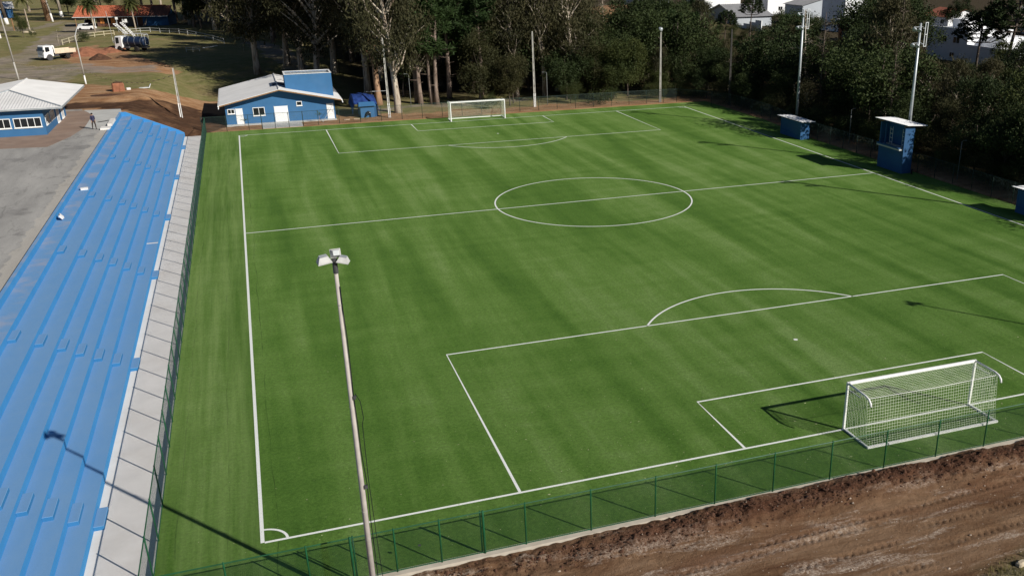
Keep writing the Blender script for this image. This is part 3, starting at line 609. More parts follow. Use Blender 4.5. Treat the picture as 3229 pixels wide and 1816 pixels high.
def steel_lamp(label, x, y, h):
    t = thing('floodlight_mast', label, 'light pole', (x, y, 0), 0, 'galvanised floodlight masts by the right touchline')
    MB().tube([(0, 0, -0.5), (0, 0, h*0.5), (0, 0, h)], [0.19, 0.15, 0.11], 12).build('pole', M['grey_metal'], t, True)
    MB().box(-0.25, -0.25, 0, 0.25, 0.25, 0.25).build('footing', M['cap'], t)
    fr = MB()
    for xx in (0.34, 0.62):
        fr.box(xx, -0.35, h-2.25, xx+0.06, -0.29, h+0.1)
    for zz in (h-2.25, h-1.1, h+0.04): fr.box(0.401, -0.35, zz, 0.619, -0.29, zz+0.06)
    fr.build('ladder_frame', M['pale_metal'], t)
    MB().box(0.1, -0.34, h-2.0, 0.339, -0.30, h-1.95).box(0.1, -0.34, h-0.5, 0.339, -0.30, h-0.45).build('bracket', M['grey_metal'], t)
    MB().box(-0.8, -0.03, h-1.93, 0.3, 0.03, h-1.88).box(-0.8, -0.03, h-0.38, 0.3, 0.03, h-0.33).build('cross_arm', M['grey_metal'], t)
    for (xx, zz) in ((-0.75, h-0.60), (-0.15, h-0.70), (-0.8, h-2.1), (-0.2, h-2.2)):
        q = MB().lathe([(0.05, 0.24), (0.13, 0.19), (0.22, 0.04), (0.24, -0.05), (0.215, -0.05)], 14).build('lamp', M['grey_metal'], t, True); q.location = (xx, -0.1, zz); q.rotation_euler = (0, 0.75, 0.5)
        MB().lathe([(0.205, -0.040), (0.205, -0.030)], 14).build('lens', M['glass'], q)
    return t
steel_lamp('tall silver mast behind the lone low dugout, lamps against dark trees', 66.9, 73.16, 14.25)
steel_lamp('tall silver mast rising behind the two storey blue booth', 66.19, 49.35, 14.25)
steel_lamp('silver mast beyond the right edge beside the last dugout', 65.0, 27.6, 14.25)

def concrete_pole(label, x, y, h, z0=0.0, lamp=False, white=True, lean=0.0):
    t = thing('concrete_pole', label, 'utility pole', (x, y, z0))
    for s in (-1, 1):
        MB().prism([(s*0.055, -0.10), (s*0.055, 0.10), (s*0.15, 0.12), (s*0.15, -0.12)], 'z', -0.5, 1.9).build('foot', M['white'], t) if white else None
        mb = MB(); a = 1.903 if white else -0.5
        mb.add([(s*0.055, -0.10, a), (s*0.15, -0.12, a), (s*0.15, 0.12, a), (s*0.055, 0.10, a), (s*0.02+lean, -0.07, h), (s*0.09+lean, -0.09, h), (s*0.09+lean, 0.09, h), (s*0.02+lean, 0.07, h)],
               [(0, 1, 5, 4), (1, 2, 6, 5), (2, 3, 7, 6), (3, 0, 4, 7), (4, 5, 6, 7)]); mb.build('flange', M['concrete_pole'], t)
    for z in np.arange(1.0 if not white else 2.0, h, 1.1):
        MB().box(-0.056+lean*z/h, -0.035, z, 0.056+lean*z/h, 0.035, z+0.75).build('web', M['concrete_pole'], t)
    if lamp:
        q = MB().lathe([(0.07, 0.34), (0.2, 0.26), (0.34, 0.05), (0.36, -0.08), (0.31, -0.08)], 14).build('lamp', M['grey_metal'], t, True); q.location = (-0.1, -0.12, h+0.05); q.rotation_euler = (0.9, 0.5, 0.3)
        MB().lathe([(0.30, -0.06), (0.30, -0.045)], 14).build('lens', M['glass'], q)
    return t
concrete_pole('pale concrete pole with whitewashed foot beside the blue shed', 19.5, 100.9, 10.2)
concrete_pole('tall tapering concrete pole right of the far goal', 40.55, 102.2, 10.2, gz(40.55, 102.2))
concrete_pole('concrete pole with one round lamp at the far right corner', 59.2, 99.6, 10.3, gz(59.2, 99.6), True, False)
concrete_pole('concrete pole standing in the dark soil above the stand end', -6.85, 104.6, 6.3, gz(-6.85, 104.6)-0.05)
dpole = concrete_pole('dark slender pole before the trees beyond the far right corner', 67.6, 93.5, 10.5, 0, False, False)
for ch in dpole.children: ch.data.materials[0] = M['pole_shaded']  # dark material puts the shade this pole stands in into its colour
def lamp_post(label, x, y, h, ang, z0=None, bend=0.45, key='post_grey'):
    t = thing('lamp_post', label, 'lamp post', (x, y, gz(x, y) if z0 is None else z0), ang)
    MB().tube([(0, 0, -0.3), (0, 0, h)], [0.04, 0.03], 8).build('pole', M[key], t, True); MB().tube([(0, 0, h), (bend*0.5, 0, h+0.08), (bend, 0, h+0.09)], 0.02, 6).build('arm', M[key], t)
    MB().bbox(bend-0.05, -0.05, h+0.05, bend+0.22, 0.05, h+0.11, 0.015).build('lamp_head', M['post_grey'], t); return t
lamp_post('thin grey lamp post behind the right fence between dugout and booth', 67.3, 61.7, 3.9, 0.2, 0)
lamp_post('thin grey lamp post behind the right fence nearer than the booth', 66.8, 41.7, 3.7, 0.2, 0)
lamp_post('thin white lamp post beside the tall pole right of the far goal', 42.8, 103.3, 4.6, 2.8)
lamp_post('thin white lamp post among the trunks left of the far goal', 23.75, 108.9, 4.6, 2.8)
lamp_post('slim pole on the shaded grass at the forest edge', 2.0, 169.5, 5.6, 1.2, None, 0.15)
# ------------------------------------------------------------------ dugouts and the booth
def sheet_roof(name, parent, p00, p10, p11, p01, pitch=0.22, amp=0.025, thick=0.03, mat='white_roof'):
    # corrugated sheet: ridges run from edge p00-p10 to edge p01-p11
    p00, p10, p11, p01 = map(Vector, (p00, p10, p11, p01)); n = max(4, int((p10-p00).length/pitch)*2)
    nn = (p10-p00).cross(p01-p00).normalized()
    if nn.z < 0: nn = -nn
    V = []; F = []
    for i in range(n+1):
        s = i/n; off = nn*(amp if i % 2 else 0); a = p00.lerp(p10, s)+off; b = p01.lerp(p11, s)+off
        V += [a, b, a-nn*thick, b-nn*thick]
    for i in range(n):
        k = 4*i; F += [(k, k+4, k+5, k+1), (k+2, k+3, k+7, k+6), (k, k+2, k+6, k+4), (k+1, k+5, k+7, k+3)]
    F += [(0, 1, 3, 2), (4*n, 4*n+2, 4*n+3, 4*n+1)]
    return MB().add(V, F).build(name, M[mat], parent)
def dugout(label, x0, y0, y1, wd=1.2):
    t = thing('dugout', label, 'dugout', (x0, y0, 0), 0, 'low blue dugouts at the right touchline'); L = y1-y0
    box_part('end_wall', M['blue_dark'], t, 0, 0, -0.3, wd, 0.15, 2.08); box_part('end_wall', M['blue_dark'], t, 0, L-0.15, -0.3, wd, L, 2.08)
    box_part('back_wall', M['blue_dark'], t, wd-0.15, 0.151, -0.3, wd, L-0.151, 2.05); box_part('front_wall', M['blue_dark'], t, 0.003, 0.151, -0.3, 0.12, L-0.151, 0.55)
    box_part('front_panel', M['blue_dark'], t, 0.02, 0.151, 0.56, 0.06, L-0.151, 2.0); box_part('bench', M['blue_dark'], t, wd-0.6, 0.152, 0.4, wd-0.152, L-0.152, 0.48)
    sheet_roof('roof', t, (-0.30, L+0.55, 2.20), (-0.30, -0.45, 2.20), (wd+0.5, -0.45, 2.10), (wd+0.5, L+0.55, 2.10), mat='bright_roof'); return t
dugout('low blue dugout with white roof in front of the tall mast', 63.05, 65.6, 70.4)
dugout('low dugout with white roof cut by the right edge of the photo', 63.15, 24.9, 29.5)
t = thing('commentary_booth', 'two storey blue booth with open upper floor and white roof', 'booth', (63.1, 45.8, 0))
L = 4.2; wd = 1.15
box_part('end_wall', M['blue_dark'], t, 0, 0, -0.3, wd, 0.15, 4.65); box_part('end_wall', M['blue_dark'], t, 0, L-0.15, -0.3, wd, L, 4.65)
box_part('back_wall', M['blue_dark'], t, wd-0.15, 0.151, -0.3, wd, L-0.151, 4.62); box_part('lower_wall', M['blue_dark'], t, 0.003, 0.151, -0.3, 0.13, L-0.151, 2.3)
MB().bbox(-0.42, 0.151, 2.32, wd-0.151, L-0.151, 2.46, 0.02).build('upper_floor', M['slab'], t); box_part('ledge', M['blue_dark'], t, -0.46, 0.2, 2.465, -0.2, L-0.2, 2.60)
box_part('corner_post', M['blue_dark'], t, 0.0, L-1.0, 2.47, 0.12, L-0.9, 4.6)
for yy in (0.5, 2.6):
    lad = MB(); lad.tube([(0.42, yy, 2.47), (0.42, yy, 4.3)], 0.02, 5); lad.tube([(0.42, yy+0.42, 2.47), (0.42, yy+0.42, 4.3)], 0.02, 5)
    for k in range(4): lad.tube([(0.42, yy, 2.75+0.42*k), (0.42, yy+0.42, 2.75+0.42*k)], 0.03, 5)
    lad.build('ladder', M['pale_metal'], t)
box_part('switch_box', M['pale_metal'], t, wd-0.24, 1.0, 3.7, wd-0.152, 1.2, 3.95)
sheet_roof('roof', t, (-0.15, L+0.95, 4.92), (-0.15, -0.45, 4.92), (wd+1.15, -0.45, 4.78), (wd+1.15, L+0.95, 4.78), 0.2, mat='bright_roof')
box_part('beam', M['wood'], t, -0.1, 0.05, 4.655, wd+0.9, 0.13, 4.74); box_part('beam', M['wood'], t, -0.1, L-0.13, 4.655, wd+0.9, L-0.05, 4.74)
hc = thing('pipe_stub', 'dark stub of pipe at the foot of the two storey booth', 'pipe', (64.0, 45.3, 0)); MB().tube([(0, 0, 0), (0, 0, 0.35), (0.1, 0, 0.5)], 0.09, 8).build('pipe', M['black'], hc)
# ------------------------------------------------------------------ windows and doors
def window(parent, p, ax, wd, h, panes=2, fr=0.07, depth=0.05):
    # p = lower left corner on the wall plane; ax 'x-' wall facing -y (u along +x) or 'x+' wall facing +x (u along +y) or 'w' facing -x (u along -y)
    o = bpy.data.objects.new('window', None)
    def bx(mb, u0, v0, u1, v1, d0, d1):
        if ax == 'x-': return mb.box(p[0]+u0, p[1]-d1, p[2]+v0, p[0]+u1, p[1]-d0, p[2]+v1)
        if ax == 'x+': return mb.box(p[0]+d0, p[1]+u0, p[2]+v0, p[0]+d1, p[1]+u1, p[2]+v1)
        return mb.box(p[0]-d1, p[1]-u1, p[2]+v0, p[0]-d0, p[1]-u0, p[2]+v1)
    mb = MB(); bx(mb, 0, 0, wd, fr, 0.003, depth); bx(mb, 0, h-fr, wd, h, 0.003, depth); bx(mb, 0, fr, fr, h-fr, 0.003, depth); bx(mb, wd-fr, fr, wd, h-fr, 0.003, depth)
    for k in range(1, panes): x = wd*k/panes; bx(mb, x-fr*0.4, fr, x+fr*0.4, h-fr, 0.003, depth)
    w_ = mb.build('window', M['white'], parent)
    for k in range(panes): bx(MB(), wd*k/panes+fr*0.41, fr+0.001, wd*(k+1)/panes-fr*0.41, h-fr-0.001, 0.004, 0.02).build('pane', M['glass'], w_)
    bx(MB(), -0.05, -0.06, wd+0.05, -0.002, 0.003, depth+0.05).build('sill', M['white'], w_)
    return w_
def door(parent, x0, x1, y, z1, handle=True):
    d = MB().box(x0, y-0.05, 0.06, x1, y-0.003, z1).build('door', M['white'], parent)
    MB().box(x0-0.05, y-0.03, 0.05, x0-0.002, y-0.004, z1+0.05).box(x1+0.002, y-0.03, 0.05, x1+0.05, y-0.004, z1+0.05).build('jamb', M['white'], d)
    MB().box(x1-0.14, y-0.10, 1.0, x1-0.08, y-0.051, 1.12).build('handle', M['grey_metal'], d); return d
# ------------------------------------------------------------------ clubhouse
WY = 102.85
t = thing('clubhouse', 'blue clubhouse with white gable roof and raised box behind the far corner', 'clubhouse', (0, WY, 0))
xl, xr, dp = -1.38, 12.55, 15.4; xm = 5.6
wl = lambda x: 2.55+(4.12-2.55)*(1-abs(x-xm)/(xm-xl if x < xm else xr-xm))
MB().prism([(xl, -0.4), (xr, -0.4), (xr, 2.55), (xm, 4.12), (xl, 2.55)], 'y', 0.0, dp).build('wall', M['blue_wall'], t)
box_part('plinth', M['slab'], t, xl-0.04, -0.9, -0.3, xr+0.04, -0.002, 0.05)
box_part('entrance_paving', M['slab'], t, 2.95, -4.6, -0.3, 7.95, -0.902, 0.03)
ex0, ex1, ez, rz_, fy, by_ = -2.08, 13.50, 2.72, 4.42, -1.25, 16.4
sheet_roof('roof_slope', t, (ex0, fy, ez), (ex0, by_, ez), (xm+0.02, by_, rz_), (xm+0.02, fy, rz_), 0.5, 0.03, 0.05)
sheet_roof('roof_slope', t, (ex1, by_, ez), (ex1, fy, ez), (xm+0.02, fy, rz_), (xm+0.02, by_, rz_), 0.5, 0.03, 0.05)
MB().tube([(xm+0.02, fy-0.03, rz_+0.02), (xm+0.02, by_, rz_+0.02)], 0.10, 6).build('ridge_cap', M['white_roof'], t)
for (xa, xb) in ((ex0, xm), (xm, ex1)):
    za, zb = (ez, rz_) if xa == ex0 else (rz_, ez)
    q = MB().add([(xa, fy+0.02, za-0.20), (xb, fy+0.02, zb-0.20), (xb, fy+0.02, zb-0.06), (xa, fy+0.02, za-0.06), (xa, fy+0.07, za-0.20), (xb, fy+0.07, zb-0.20), (xb, fy+0.07, zb-0.06), (xa, fy+0.07, za-0.06)],
                 [(0, 1, 2, 3), (4, 7, 6, 5), (0, 4, 5, 1), (3, 2, 6, 7), (0, 3, 7, 4), (1, 5, 6, 2)]).build('barge_board', M['wood'], t)
for s, xx in ((0, ex0), (1, ex1)):
    MB().box(xx-0.10, fy, ez-0.16, xx+0.06, by_, ez-0.03).build('gutter', M['white'], t)
    MB().tube([(xx, fy+0.05, ez-0.1), (xx+(0.06 if s else -0.06), fy+0.02, ez-0.45)], 0.06, 6).build('spout', M['white'], t)
# raised box on the roof with a parapet
a0, a1, c0, c1, zt = 6.55, 12.62, 0.85, 4.6, 5.98
box_part('parapet', M['blue_wall'], t, a0, c0, 2.4, a1, c0+0.15, zt); box_part('parapet', M['blue_wall'], t, a0, c1-0.15, 2.4, a1, c1, zt)
box_part('parapet', M['blue_wall'], t, a0, c0+0.151, 2.4, a0+0.15, c1-0.151, zt); box_part('parapet', M['blue_wall'], t, a1-0.15, c0+0.151, 2.4, a1, c1-0.151, zt)
sheet_roof('zinc_roof', t, (a0+0.16, c0+0.16, 5.66), (a1-0.16, c0+0.16, 5.66), (a1-0.16, c1-0.16, 5.90), (a0+0.16, c1-0.16, 5.90), 0.45, 0.03, 0.03, 'grey_metal')
for (q0, q1, q2, q3) in ((a0-.04, c0-.04, a1+.04, c0+.19), (a0-.04, c1-.19, a1+.04, c1+.04), (a0-.04, c0+.191, a0+.19, c1-.191), (a1-.19, c0+.191, a1+.04, c1-.191)):
    box_part('coping', M['white'], t, q0, q1, zt+0.002, q2, q3, zt+0.05)
sk = MB().box(5.0, 3.6, 4.30, 6.5, 4.9, 4.46).build('skylight', M['navy'], t)
window(t, (-1.12, 0, 1.42), 'x-', 0.90, 0.62); window(t, (2.02, 0, 1.0), 'x-', 1.50, 1.08); window(t, (7.62, 0, 2.0), 'x-', 0.72, 0.58, 1)
door(t, -0.08, 0.70, 0, 2.05); door(t, 4.76, 6.40, 0, 2.08); door(t, 11.52, 12.32, 0, 2.08)
pp = thing('brace_pole', 'thin dark pole leaning by the right white door of the clubhouse', 'pole', (12.2, 101.6, 0)); MB().tube([(-1.6, -1.0, 0), (0.1, 0.6, 2.0)], 0.03, 6).build('pole', M['grey_metal'], pp)
def plant(label, x, y, h):
    t = thing('young_palm', label, 'plant', (x, y, gz(x, y) if y > 98 else 0)); MB().tube([(0, 0, -0.1), (0.02, 0, h*0.55)], [0.035, 0.02], 6).build('stem', M['wood'], t)
    mb = MB()
    for k in range(14):
        a = k*2.4; e = 0.2+0.9*random.random(); L = h*0.55; d = Vector((math.cos(a)*math.cos(e), math.sin(a)*math.cos(e), math.sin(e))); s = Vector((-math.sin(a), math.cos(a), 0))*0.05
        b = Vector((0.02, 0, h*0.55)); m1 = b+d*L*0.6; e1 = b+d*L+Vector((0, 0, -0.12)); mb.add([b, m1+s, e1, m1-s], [(0, 1, 2, 3)])
    mb.build('fronds', M['frond'], t)
M['frond'] = mk('palm_frond', (0.05, 0.085, 0.03), 0.7, 0.35, 2)
plant('small leafy plant left of the entrance paving by the clubhouse', 0.8, 99.9, 1.5); plant('small leafy plant before the right half of the clubhouse', 10.2, 100.6, 1.6)
# ------------------------------------------------------------------ blue shed with tarpaulin
t = thing('shed', 'small blue shed covered by a crumpled blue tarpaulin', 'shed', (15.84, 102.3, 0))
box_part('front_wall', M['blue_wall'], t, 0, 0, -0.3, 1.85, 0.1, 1.58); box_part('side_wall', M['blue_wall'], t, 2.25, 0.35, -0.3, 2.35, 3.4, 1.62); box_part('recess_wall', M['blue_dark'], t, 1.851, 0.3, -0.3, 2.35, 0.349, 1.55)
box_part('side_wall', M['blue_wall'], t, 0.0, 0.101, -0.3, 0.1, 3.4, 1.58); box_part('back_wall', M['blue_wall'], t, 0.101, 3.3, -0.3, 2.249, 3.4, 1.6)
MB().add([(-0.25, -0.35, 1.52), (2.1, -0.35, 1.55), (1.95, 0.5, 1.95), (-0.1, 0.5, 1.95), (-0.25, -0.35, 1.58), (2.1, -0.35, 1.61), (1.95, 0.5, 2.01), (-0.1, 0.5, 2.01)], [(0, 3, 2, 1), (4, 5, 6, 7), (0, 1, 5, 4), (1, 2, 6, 5), (2, 3, 7, 6), (3, 0, 4, 7)]).build('canopy', M['blue_wall'], t)
xs = np.linspace(-1.05, 2.75, 34); ys = np.linspace(0.35, 5.2, 36); X, Y = np.meshgrid(xs, ys, indexing='ij')
Zt = 1.75+0.95*np.clip((Y-0.35)/2.3, 0, 1)-0.55*np.clip((X-0.6)/2.0, 0, 1)+0.55*(fbm(X+3, Y, 1.1, 4)-0.5)+0.15*(fbm(X, Y+8, 0.35, 2)-0.5)
edge = np.minimum.reduce([X+1.05, 2.75-X, 5.2-Y]); Zt = Zt-1.3*np.clip(1-edge/0.35, 0, 1)
nx, ny = X.shape; idx = np.arange(nx*ny).reshape(nx, ny)
F = np.stack([idx[:-1, :-1], idx[1:, :-1], idx[1:, 1:], idx[:-1, 1:]], -1).reshape(-1, 4)
link(bpy.data.objects.new('tarpaulin', np_mesh('tarpaulin', np.stack([X, Y, Zt], -1).reshape(-1, 3), F, M['tarp'], True)), t)
hs = thing('hose_bundle', 'black bundle with two dangling ends against the blue shed front', 'bundle', (16.75, 102.18, 0))
mb = MB(); mb.tube([(-0.35, -0.05, 0.02), (-0.28, -0.03, 0.35), (-0.12, 0, 0.62), (0.08, 0, 0.72), (0.28, 0, 0.62), (0.34, -0.03, 0.35), (0.36, -0.05, 0.0)], [0.06, 0.07, 0.13, 0.17, 0.13, 0.06, 0.05], 8)
mb.build('body', M['black'], hs, True); MB().tube([(0.0, -0.05, 0.6), (-0.02, -0.1, 0.42), (0.05, -0.1, 0.28)], [0.10, 0.09, 0.05], 8).build('loop', M['black'], hs, True); MB().tube([(0.22, -0.16, 0.66), (0.32, -0.17, 0.62)], 0.05, 6).build('fitting', M['pale_metal'], hs)
for i, (x, y, rz, a, b, lab) in enumerate(((13.8, 101.2, 0.1, 0.75, 0.35, 'pale paving slab on the orange earth left of the shed'), (15.1, 101.15, -0.1, 0.8, 0.3, 'pale board lying at the left foot of the shed'))):
    q = MB().bbox(-a/2, -b/2, 0, a/2, b/2, 0.09, 0.015).build('paving_slab', M['pale_wood'], None); q.location = (x, y, gz(x, y)+0.02); q.rotation_euler = (0, 0, rz); tag(q, lab, 'slab')
t = thing('goal_frame', 'plain grey pipe frame standing between the trunks behind the shed', 'frame', (18.5, 110.5, gz(18.5, 110.5)))
MB().tube([(-1.3, 0, 0), (-1.3, 0, 1.9), (-1.0, 0, 2.3), (2.3, 0, 2.3), (2.3, 0, 0)], 0.05, 6).build('pipe', M['grey_metal'], t)
# ------------------------------------------------------------------ left building
t = thing('office_building', 'blue building with white hipped roof on the terrace at left', 'building', (0, 0, 3.1))
X0, X1, YF, YB = -27.3, -19.1, 84.28, 98.3
box_part('wall', M['blue_wall'], t, X0, YF, -0.4, X1, YB, 2.95)
EZ, RZ, ex, ey0, ey1 = 2.95, 3.95, -17.1, 83.6, 102.3; xm = -23.1; ylo = 91.2
exl = 2*xm-ex
def hip_slope(name, ea, eb, s1, s2, slope, pitch=0.30, amp=0.03, thick=0.06):
    ea, eb, slope = Vector(ea), Vector(eb), Vector(slope); n = int((eb-ea).length/pitch)*2; V = []; F = []
    nn = (eb-ea).cross(slope).normalized(); nn = -nn if nn.z < 0 else nn
    for i in range(n+1):
        s = i/n; tt = 1.0 if s1 <= s <= s2 else (s/s1 if s < s1 else (1-s)/(1-s2)); a = ea.lerp(eb, s); b = a+slope*max(tt, 0.001); off = nn*(amp if i % 2 else 0)
        V += [a+off, b+off, a-nn*thick]
    for i in range(n): k = 3*i; F += [(k, k+3, k+4, k+1), (k+2, k+5, k+3, k)]
    return MB().add(V, F).build(name, M['white_roof'], t)
LY = ey1-ey0; sl1 = (ylo-ey0)/LY
hip_slope('roof_slope', (ex, ey0, EZ), (ex, ey1, EZ), sl1, 1.0, (xm-ex, 0, RZ-EZ))
hip_slope('roof_slope', (exl, ey1, EZ), (exl, ey0, EZ), 0.0, 1-sl1, (xm-exl, 0, RZ-EZ))
hip_slope('roof_hip', (exl, ey0, EZ), (ex, ey0, EZ), 0.5, 0.5, (0, ylo-ey0, RZ-EZ))
for (a, b) in (((ex, ey0, EZ+.03), (xm, ylo, RZ+.03)), ((exl, ey0, EZ+.03), (xm, ylo, RZ+.03)), ((xm, ylo, RZ+.03), (xm, ey1, RZ+.03))): MB().tube([a, b], 0.10, 6).build('ridge_cap', M['grey_metal'] if a[0] != b[0] else M['white_roof'], t)
MB().box(exl, ey0-0.05, EZ-0.2, ex+0.03, ey0+0.02, EZ-0.02).box(ex-0.02, ey0+0.021, EZ-0.2, ex+0.05, ey1, EZ-0.02).build('fascia', M['grey_metal'], t)
MB().prism([(ex, EZ-0.12), (xm, RZ-0.12), (exl, EZ-0.12), (exl, EZ-0.02), (xm, RZ-0.02), (ex, EZ-0.02)], 'y', ey1-0.1, ey1-0.02).build('verge', M['white'], t)
for (x0, wd) in ((-22.0, 2.62), (-24.9, 2.62), (-27.0, 1.7)): window(t, (x0, YF, 0.88), 'x-', wd, 1.02, 4 if wd > 2 else 2)
for (y0, wd, z0, h) in ((85.0, 2.3, 0.9, 1.0), (88.0, 2.6, 0.9, 1.0)): window(t, (X1, y0, z0), 'x+', wd, h, 3)
for y0 in (92.0, 95.2): window(t, (X1, y0, 0.06), 'x+', 1.5, 2.0, 2, 0.12)
# ------------------------------------------------------------------ vehicles
def wheel(parent, x, y, rad, wd, side):
    o = MB().lathe([(rad*0.62, -wd/2), (rad*0.93, -wd/2), (rad, -wd*0.36), (rad, wd*0.36), (rad*0.93, wd/2), (rad*0.62, wd/2)], 18, axis='y').build('wheel', M['rubber'], parent, True); o.location = (x, y, rad)
    MB().lathe([(rad*0.60, -wd*0.40), (rad*0.60, wd*0.40)], 14, axis='y').build('rim', M['pale_metal'], o); MB().lathe([(rad*0.22, -wd*0.48), (rad*0.22, wd*0.48)], 10, axis='y').build('hub', M['grey_metal'], o)
def loft(secs, mat, name, parent, smooth=False):
    # secs: (x, z0, z1, half width bottom, half width top, corner)
    V = []; F = []; n = 10
    for (x, z0, z1, wb, wt, c) in secs:
        h = z1-z0
        V += [(x, -wb, z0), (x, wb, z0), (x, wb+0.0, z0+h*0.45), (x, wt+(wb-wt)*0.5, z0+h*0.72), (x, wt, z1-c), (x, wt-c, z1), (x, -wt+c, z1), (x, -wt, z1-c), (x, -wt-(wb-wt)*0.5, z0+h*0.72), (x, -wb, z0+h*0.45)]
    for i in range(len(secs)-1):
        for k in range(n): F.append((i*n+k, (i+1)*n+k, (i+1)*n+(k+1) % n, i*n+(k+1) % n))
    F.append(tuple(range(n))); F.append(tuple((len(secs)-1)*n+k for k in range(n-1, -1, -1)))
    return MB().add(V, F).build(name, mat, parent, smooth)
def truck_cab(t, x0, wd, h, mat):                         # cab front at x0, forward is +x
    c = loft([(x0-1.75, 0.62, h-0.05, wd, wd-0.04, 0.08), (x0-0.35, 0.62, h, wd, wd-0.05, 0.10), (x0-0.16, 0.60, h-0.10, wd, wd-0.09, 0.12), (x0-0.02, 0.58, 1.55, wd-0.02, wd-0.06, 0.06), (x0, 0.60, 1.3, wd-0.04, wd-0.08, 0.06)], mat, 'cab', t)
    MB().add([(x0-0.005, -wd+0.14, 1.58), (x0-0.005, wd-0.14, 1.58), (x0-0.135, wd-0.18, h-0.24), (x0-0.135, -wd+0.18, h-0.24), (x0+0.02, -wd+0.14, 1.58), (x0+0.02, wd-0.14, 1.58), (x0-0.11, wd-0.18, h-0.24), (x0-0.11, -wd+0.18, h-0.24)], [(4, 5, 6, 7), (0, 4, 7, 3), (1, 2, 6, 5), (0, 1, 5, 4), (3, 7, 6, 2)]).build('windscreen', M['glass'], c)
    for s in (-1, 1):
        MB().add([(x0-1.15, s*(wd+0.012), 1.5), (x0-0.42, s*(wd+0.012), 1.36), (x0-0.36, s*(wd+0.005), 1.62), (x0-0.42, s*(wd-0.035), h-0.22), (x0-1.15, s*(wd-0.035), h-0.22)], [(0, 1, 2, 3, 4) if s > 0 else (4, 3, 2, 1, 0)]).build('side_window', M['glass'], c)
        MB().bbox(x0-0.12, s*(wd+0.14)-0.06, 1.5, x0+0.0, s*(wd+0.14)+0.06, 1.85, 0.02).build('mirror', M['dark_metal'], c)
        MB().box(x0-0.01, s*(wd-0.25)-0.13, 0.80, x0+0.03, s*(wd-0.25)+0.13, 0.98).build('headlight', M['pale_metal'], c)
    MB().bbox(x0-0.35, -wd-0.01, 0.42, x0+0.07, wd+0.01, 0.72, 0.05).build('bumper', M['white'], c)
    MB().box(x0+0.0, -wd+0.35, 0.86, x0+0.025, wd-0.35, 1.22).build('grille', M['pale_metal'], c)
    return c
# dump truck: forward roughly towards the camera and left
fw = Vector((-0.80, -0.60, 0)); ang = math.atan2(fw.y, fw.x); lf = Vector((-fw.y, fw.x, 0))
pos = Vector((-30.9, 168.7, 3.06))-lf*0.95-fw*1.6
t = thing('dump_truck', 'white dump truck with cream tipper body on the grass at left', 'truck', pos, ang)
truck_cab(t, 2.55, 1.05, 2.45, M['white'])
box_part('chassis', M['dark_metal'], t, -3.1, -0.45, 0.62, 2.0, 0.45, 0.90); MB().box(-0.2, 0.46, 0.5, 0.6, 0.9, 0.88).build('fuel_tank', M['dark_metal'], t)
bd = MB(); bd.box(-3.3, -1.08, 1.0, 0.55, 1.08, 1.12); bd.box(-3.3, -1.10, 1.121, 0.55, -1.03, 1.72); bd.box(-3.3, 1.03, 1.121, 0.55, 1.10, 1.72); bd.box(-3.34, -1.029, 1.121, -3.26, 1.029, 1.78)
bd = bd.build('tipper_body', M['cream'], t)
MB().prism([(0.50, 1.121), (0.62, 1.121), (0.66, 2.0), (0.95, 2.42), (0.95, 2.50), (0.60, 2.46), (0.50, 2.2)], 'y', -1.06, 1.06).build('headboard', M['white'], bd)
for k in range(5): MB().box(-3.1+0.85*k, 1.101, 1.12, -3.0+0.85*k, 1.14, 1.70).build('rib', M['cream'], bd)
for x in (1.6, -1.75):
    for s in (-1, 1): wheel(t, x, s*0.93, 0.45, 0.26 if x > 0 else 0.42, s)
for s in (-1, 1): MB().lathe([(0.50, -0.16), (0.56, -0.16), (0.56, 0.16), (0.50, 0.16)], 14, org=(1.6, s*0.95, 0.45), axis='y').build('mudguard', M['dark_metal'], t)
# water truck
fw = Vector((-0.80, 0.60, 0)); ang = math.atan2(fw.y, fw.x); lf = Vector((-fw.y, fw.x, 0))
pos = Vector((-20.5, 181.25, 3.06))-lf*1.0-fw*2.3
t = thing('tank_truck', 'white cab truck with navy tank and lattice boom parked in shade', 'truck', pos, ang)
truck_cab(t, 3.35, 1.10, 2.75, M['white'])
box_part('chassis', M['dark_metal'], t, -3.5, -0.45, 0.65, 2.6, 0.45, 0.95)
tk = MB().lathe([(0.05, -3.3), (0.7, -3.28), (0.92, -3.15), (0.95, -3.0), (0.95, 1.25), (0.92, 1.4), (0.7, 1.5), (0.05, 1.52)], 20, org=(0, 0, 1.78), axis='x').build('tank', M['navy'], t, True)
for x in (-2.6, -1.2, 0.3): MB().lathe([(0.955, x-0.025), (0.97, x-0.025), (0.97, x+0.025), (0.955, x+0.025)], 20, org=(0, 0, 1.78), axis='x').build('band', M['grey_metal'], tk)
rl = MB()
for s in (-1, 1):
    rl.tube([(-3.0, s*0.62, 2.6), (-3.0, s*0.62, 3.25), (0.9, s*0.62, 3.25), (0.9, s*0.62, 2.6)], 0.045, 6)
    rl.tube([(-1.0, s*0.62, 2.6), (-1.0, s*0.62, 3.25)], 0.04, 6)
rl.tube([(-3.0, -0.62, 3.25), (-3.45, -0.5, 3.1), (-3.45, 0.5, 3.1), (-3.0, 0.62, 3.25)], 0.045, 6); rl.tube([(-3.45, -0.5, 3.1), (-3.5, -0.5, 1.2), (-3.5, 0.5, 1.2), (-3.45, 0.5, 3.1)], 0.045, 6)
rl.build('guard_rail', M['pale_metal'], tk)
for x in (2.3, -1.65):
    for s in (-1, 1): wheel(t, x, s*0.98, 0.50, 0.28 if x > 0 else 0.46, s)
MB().box(0.2, 0.5, 0.55, 1.3, 1.0, 0.95).build('side_box', M['dark_metal'], t)
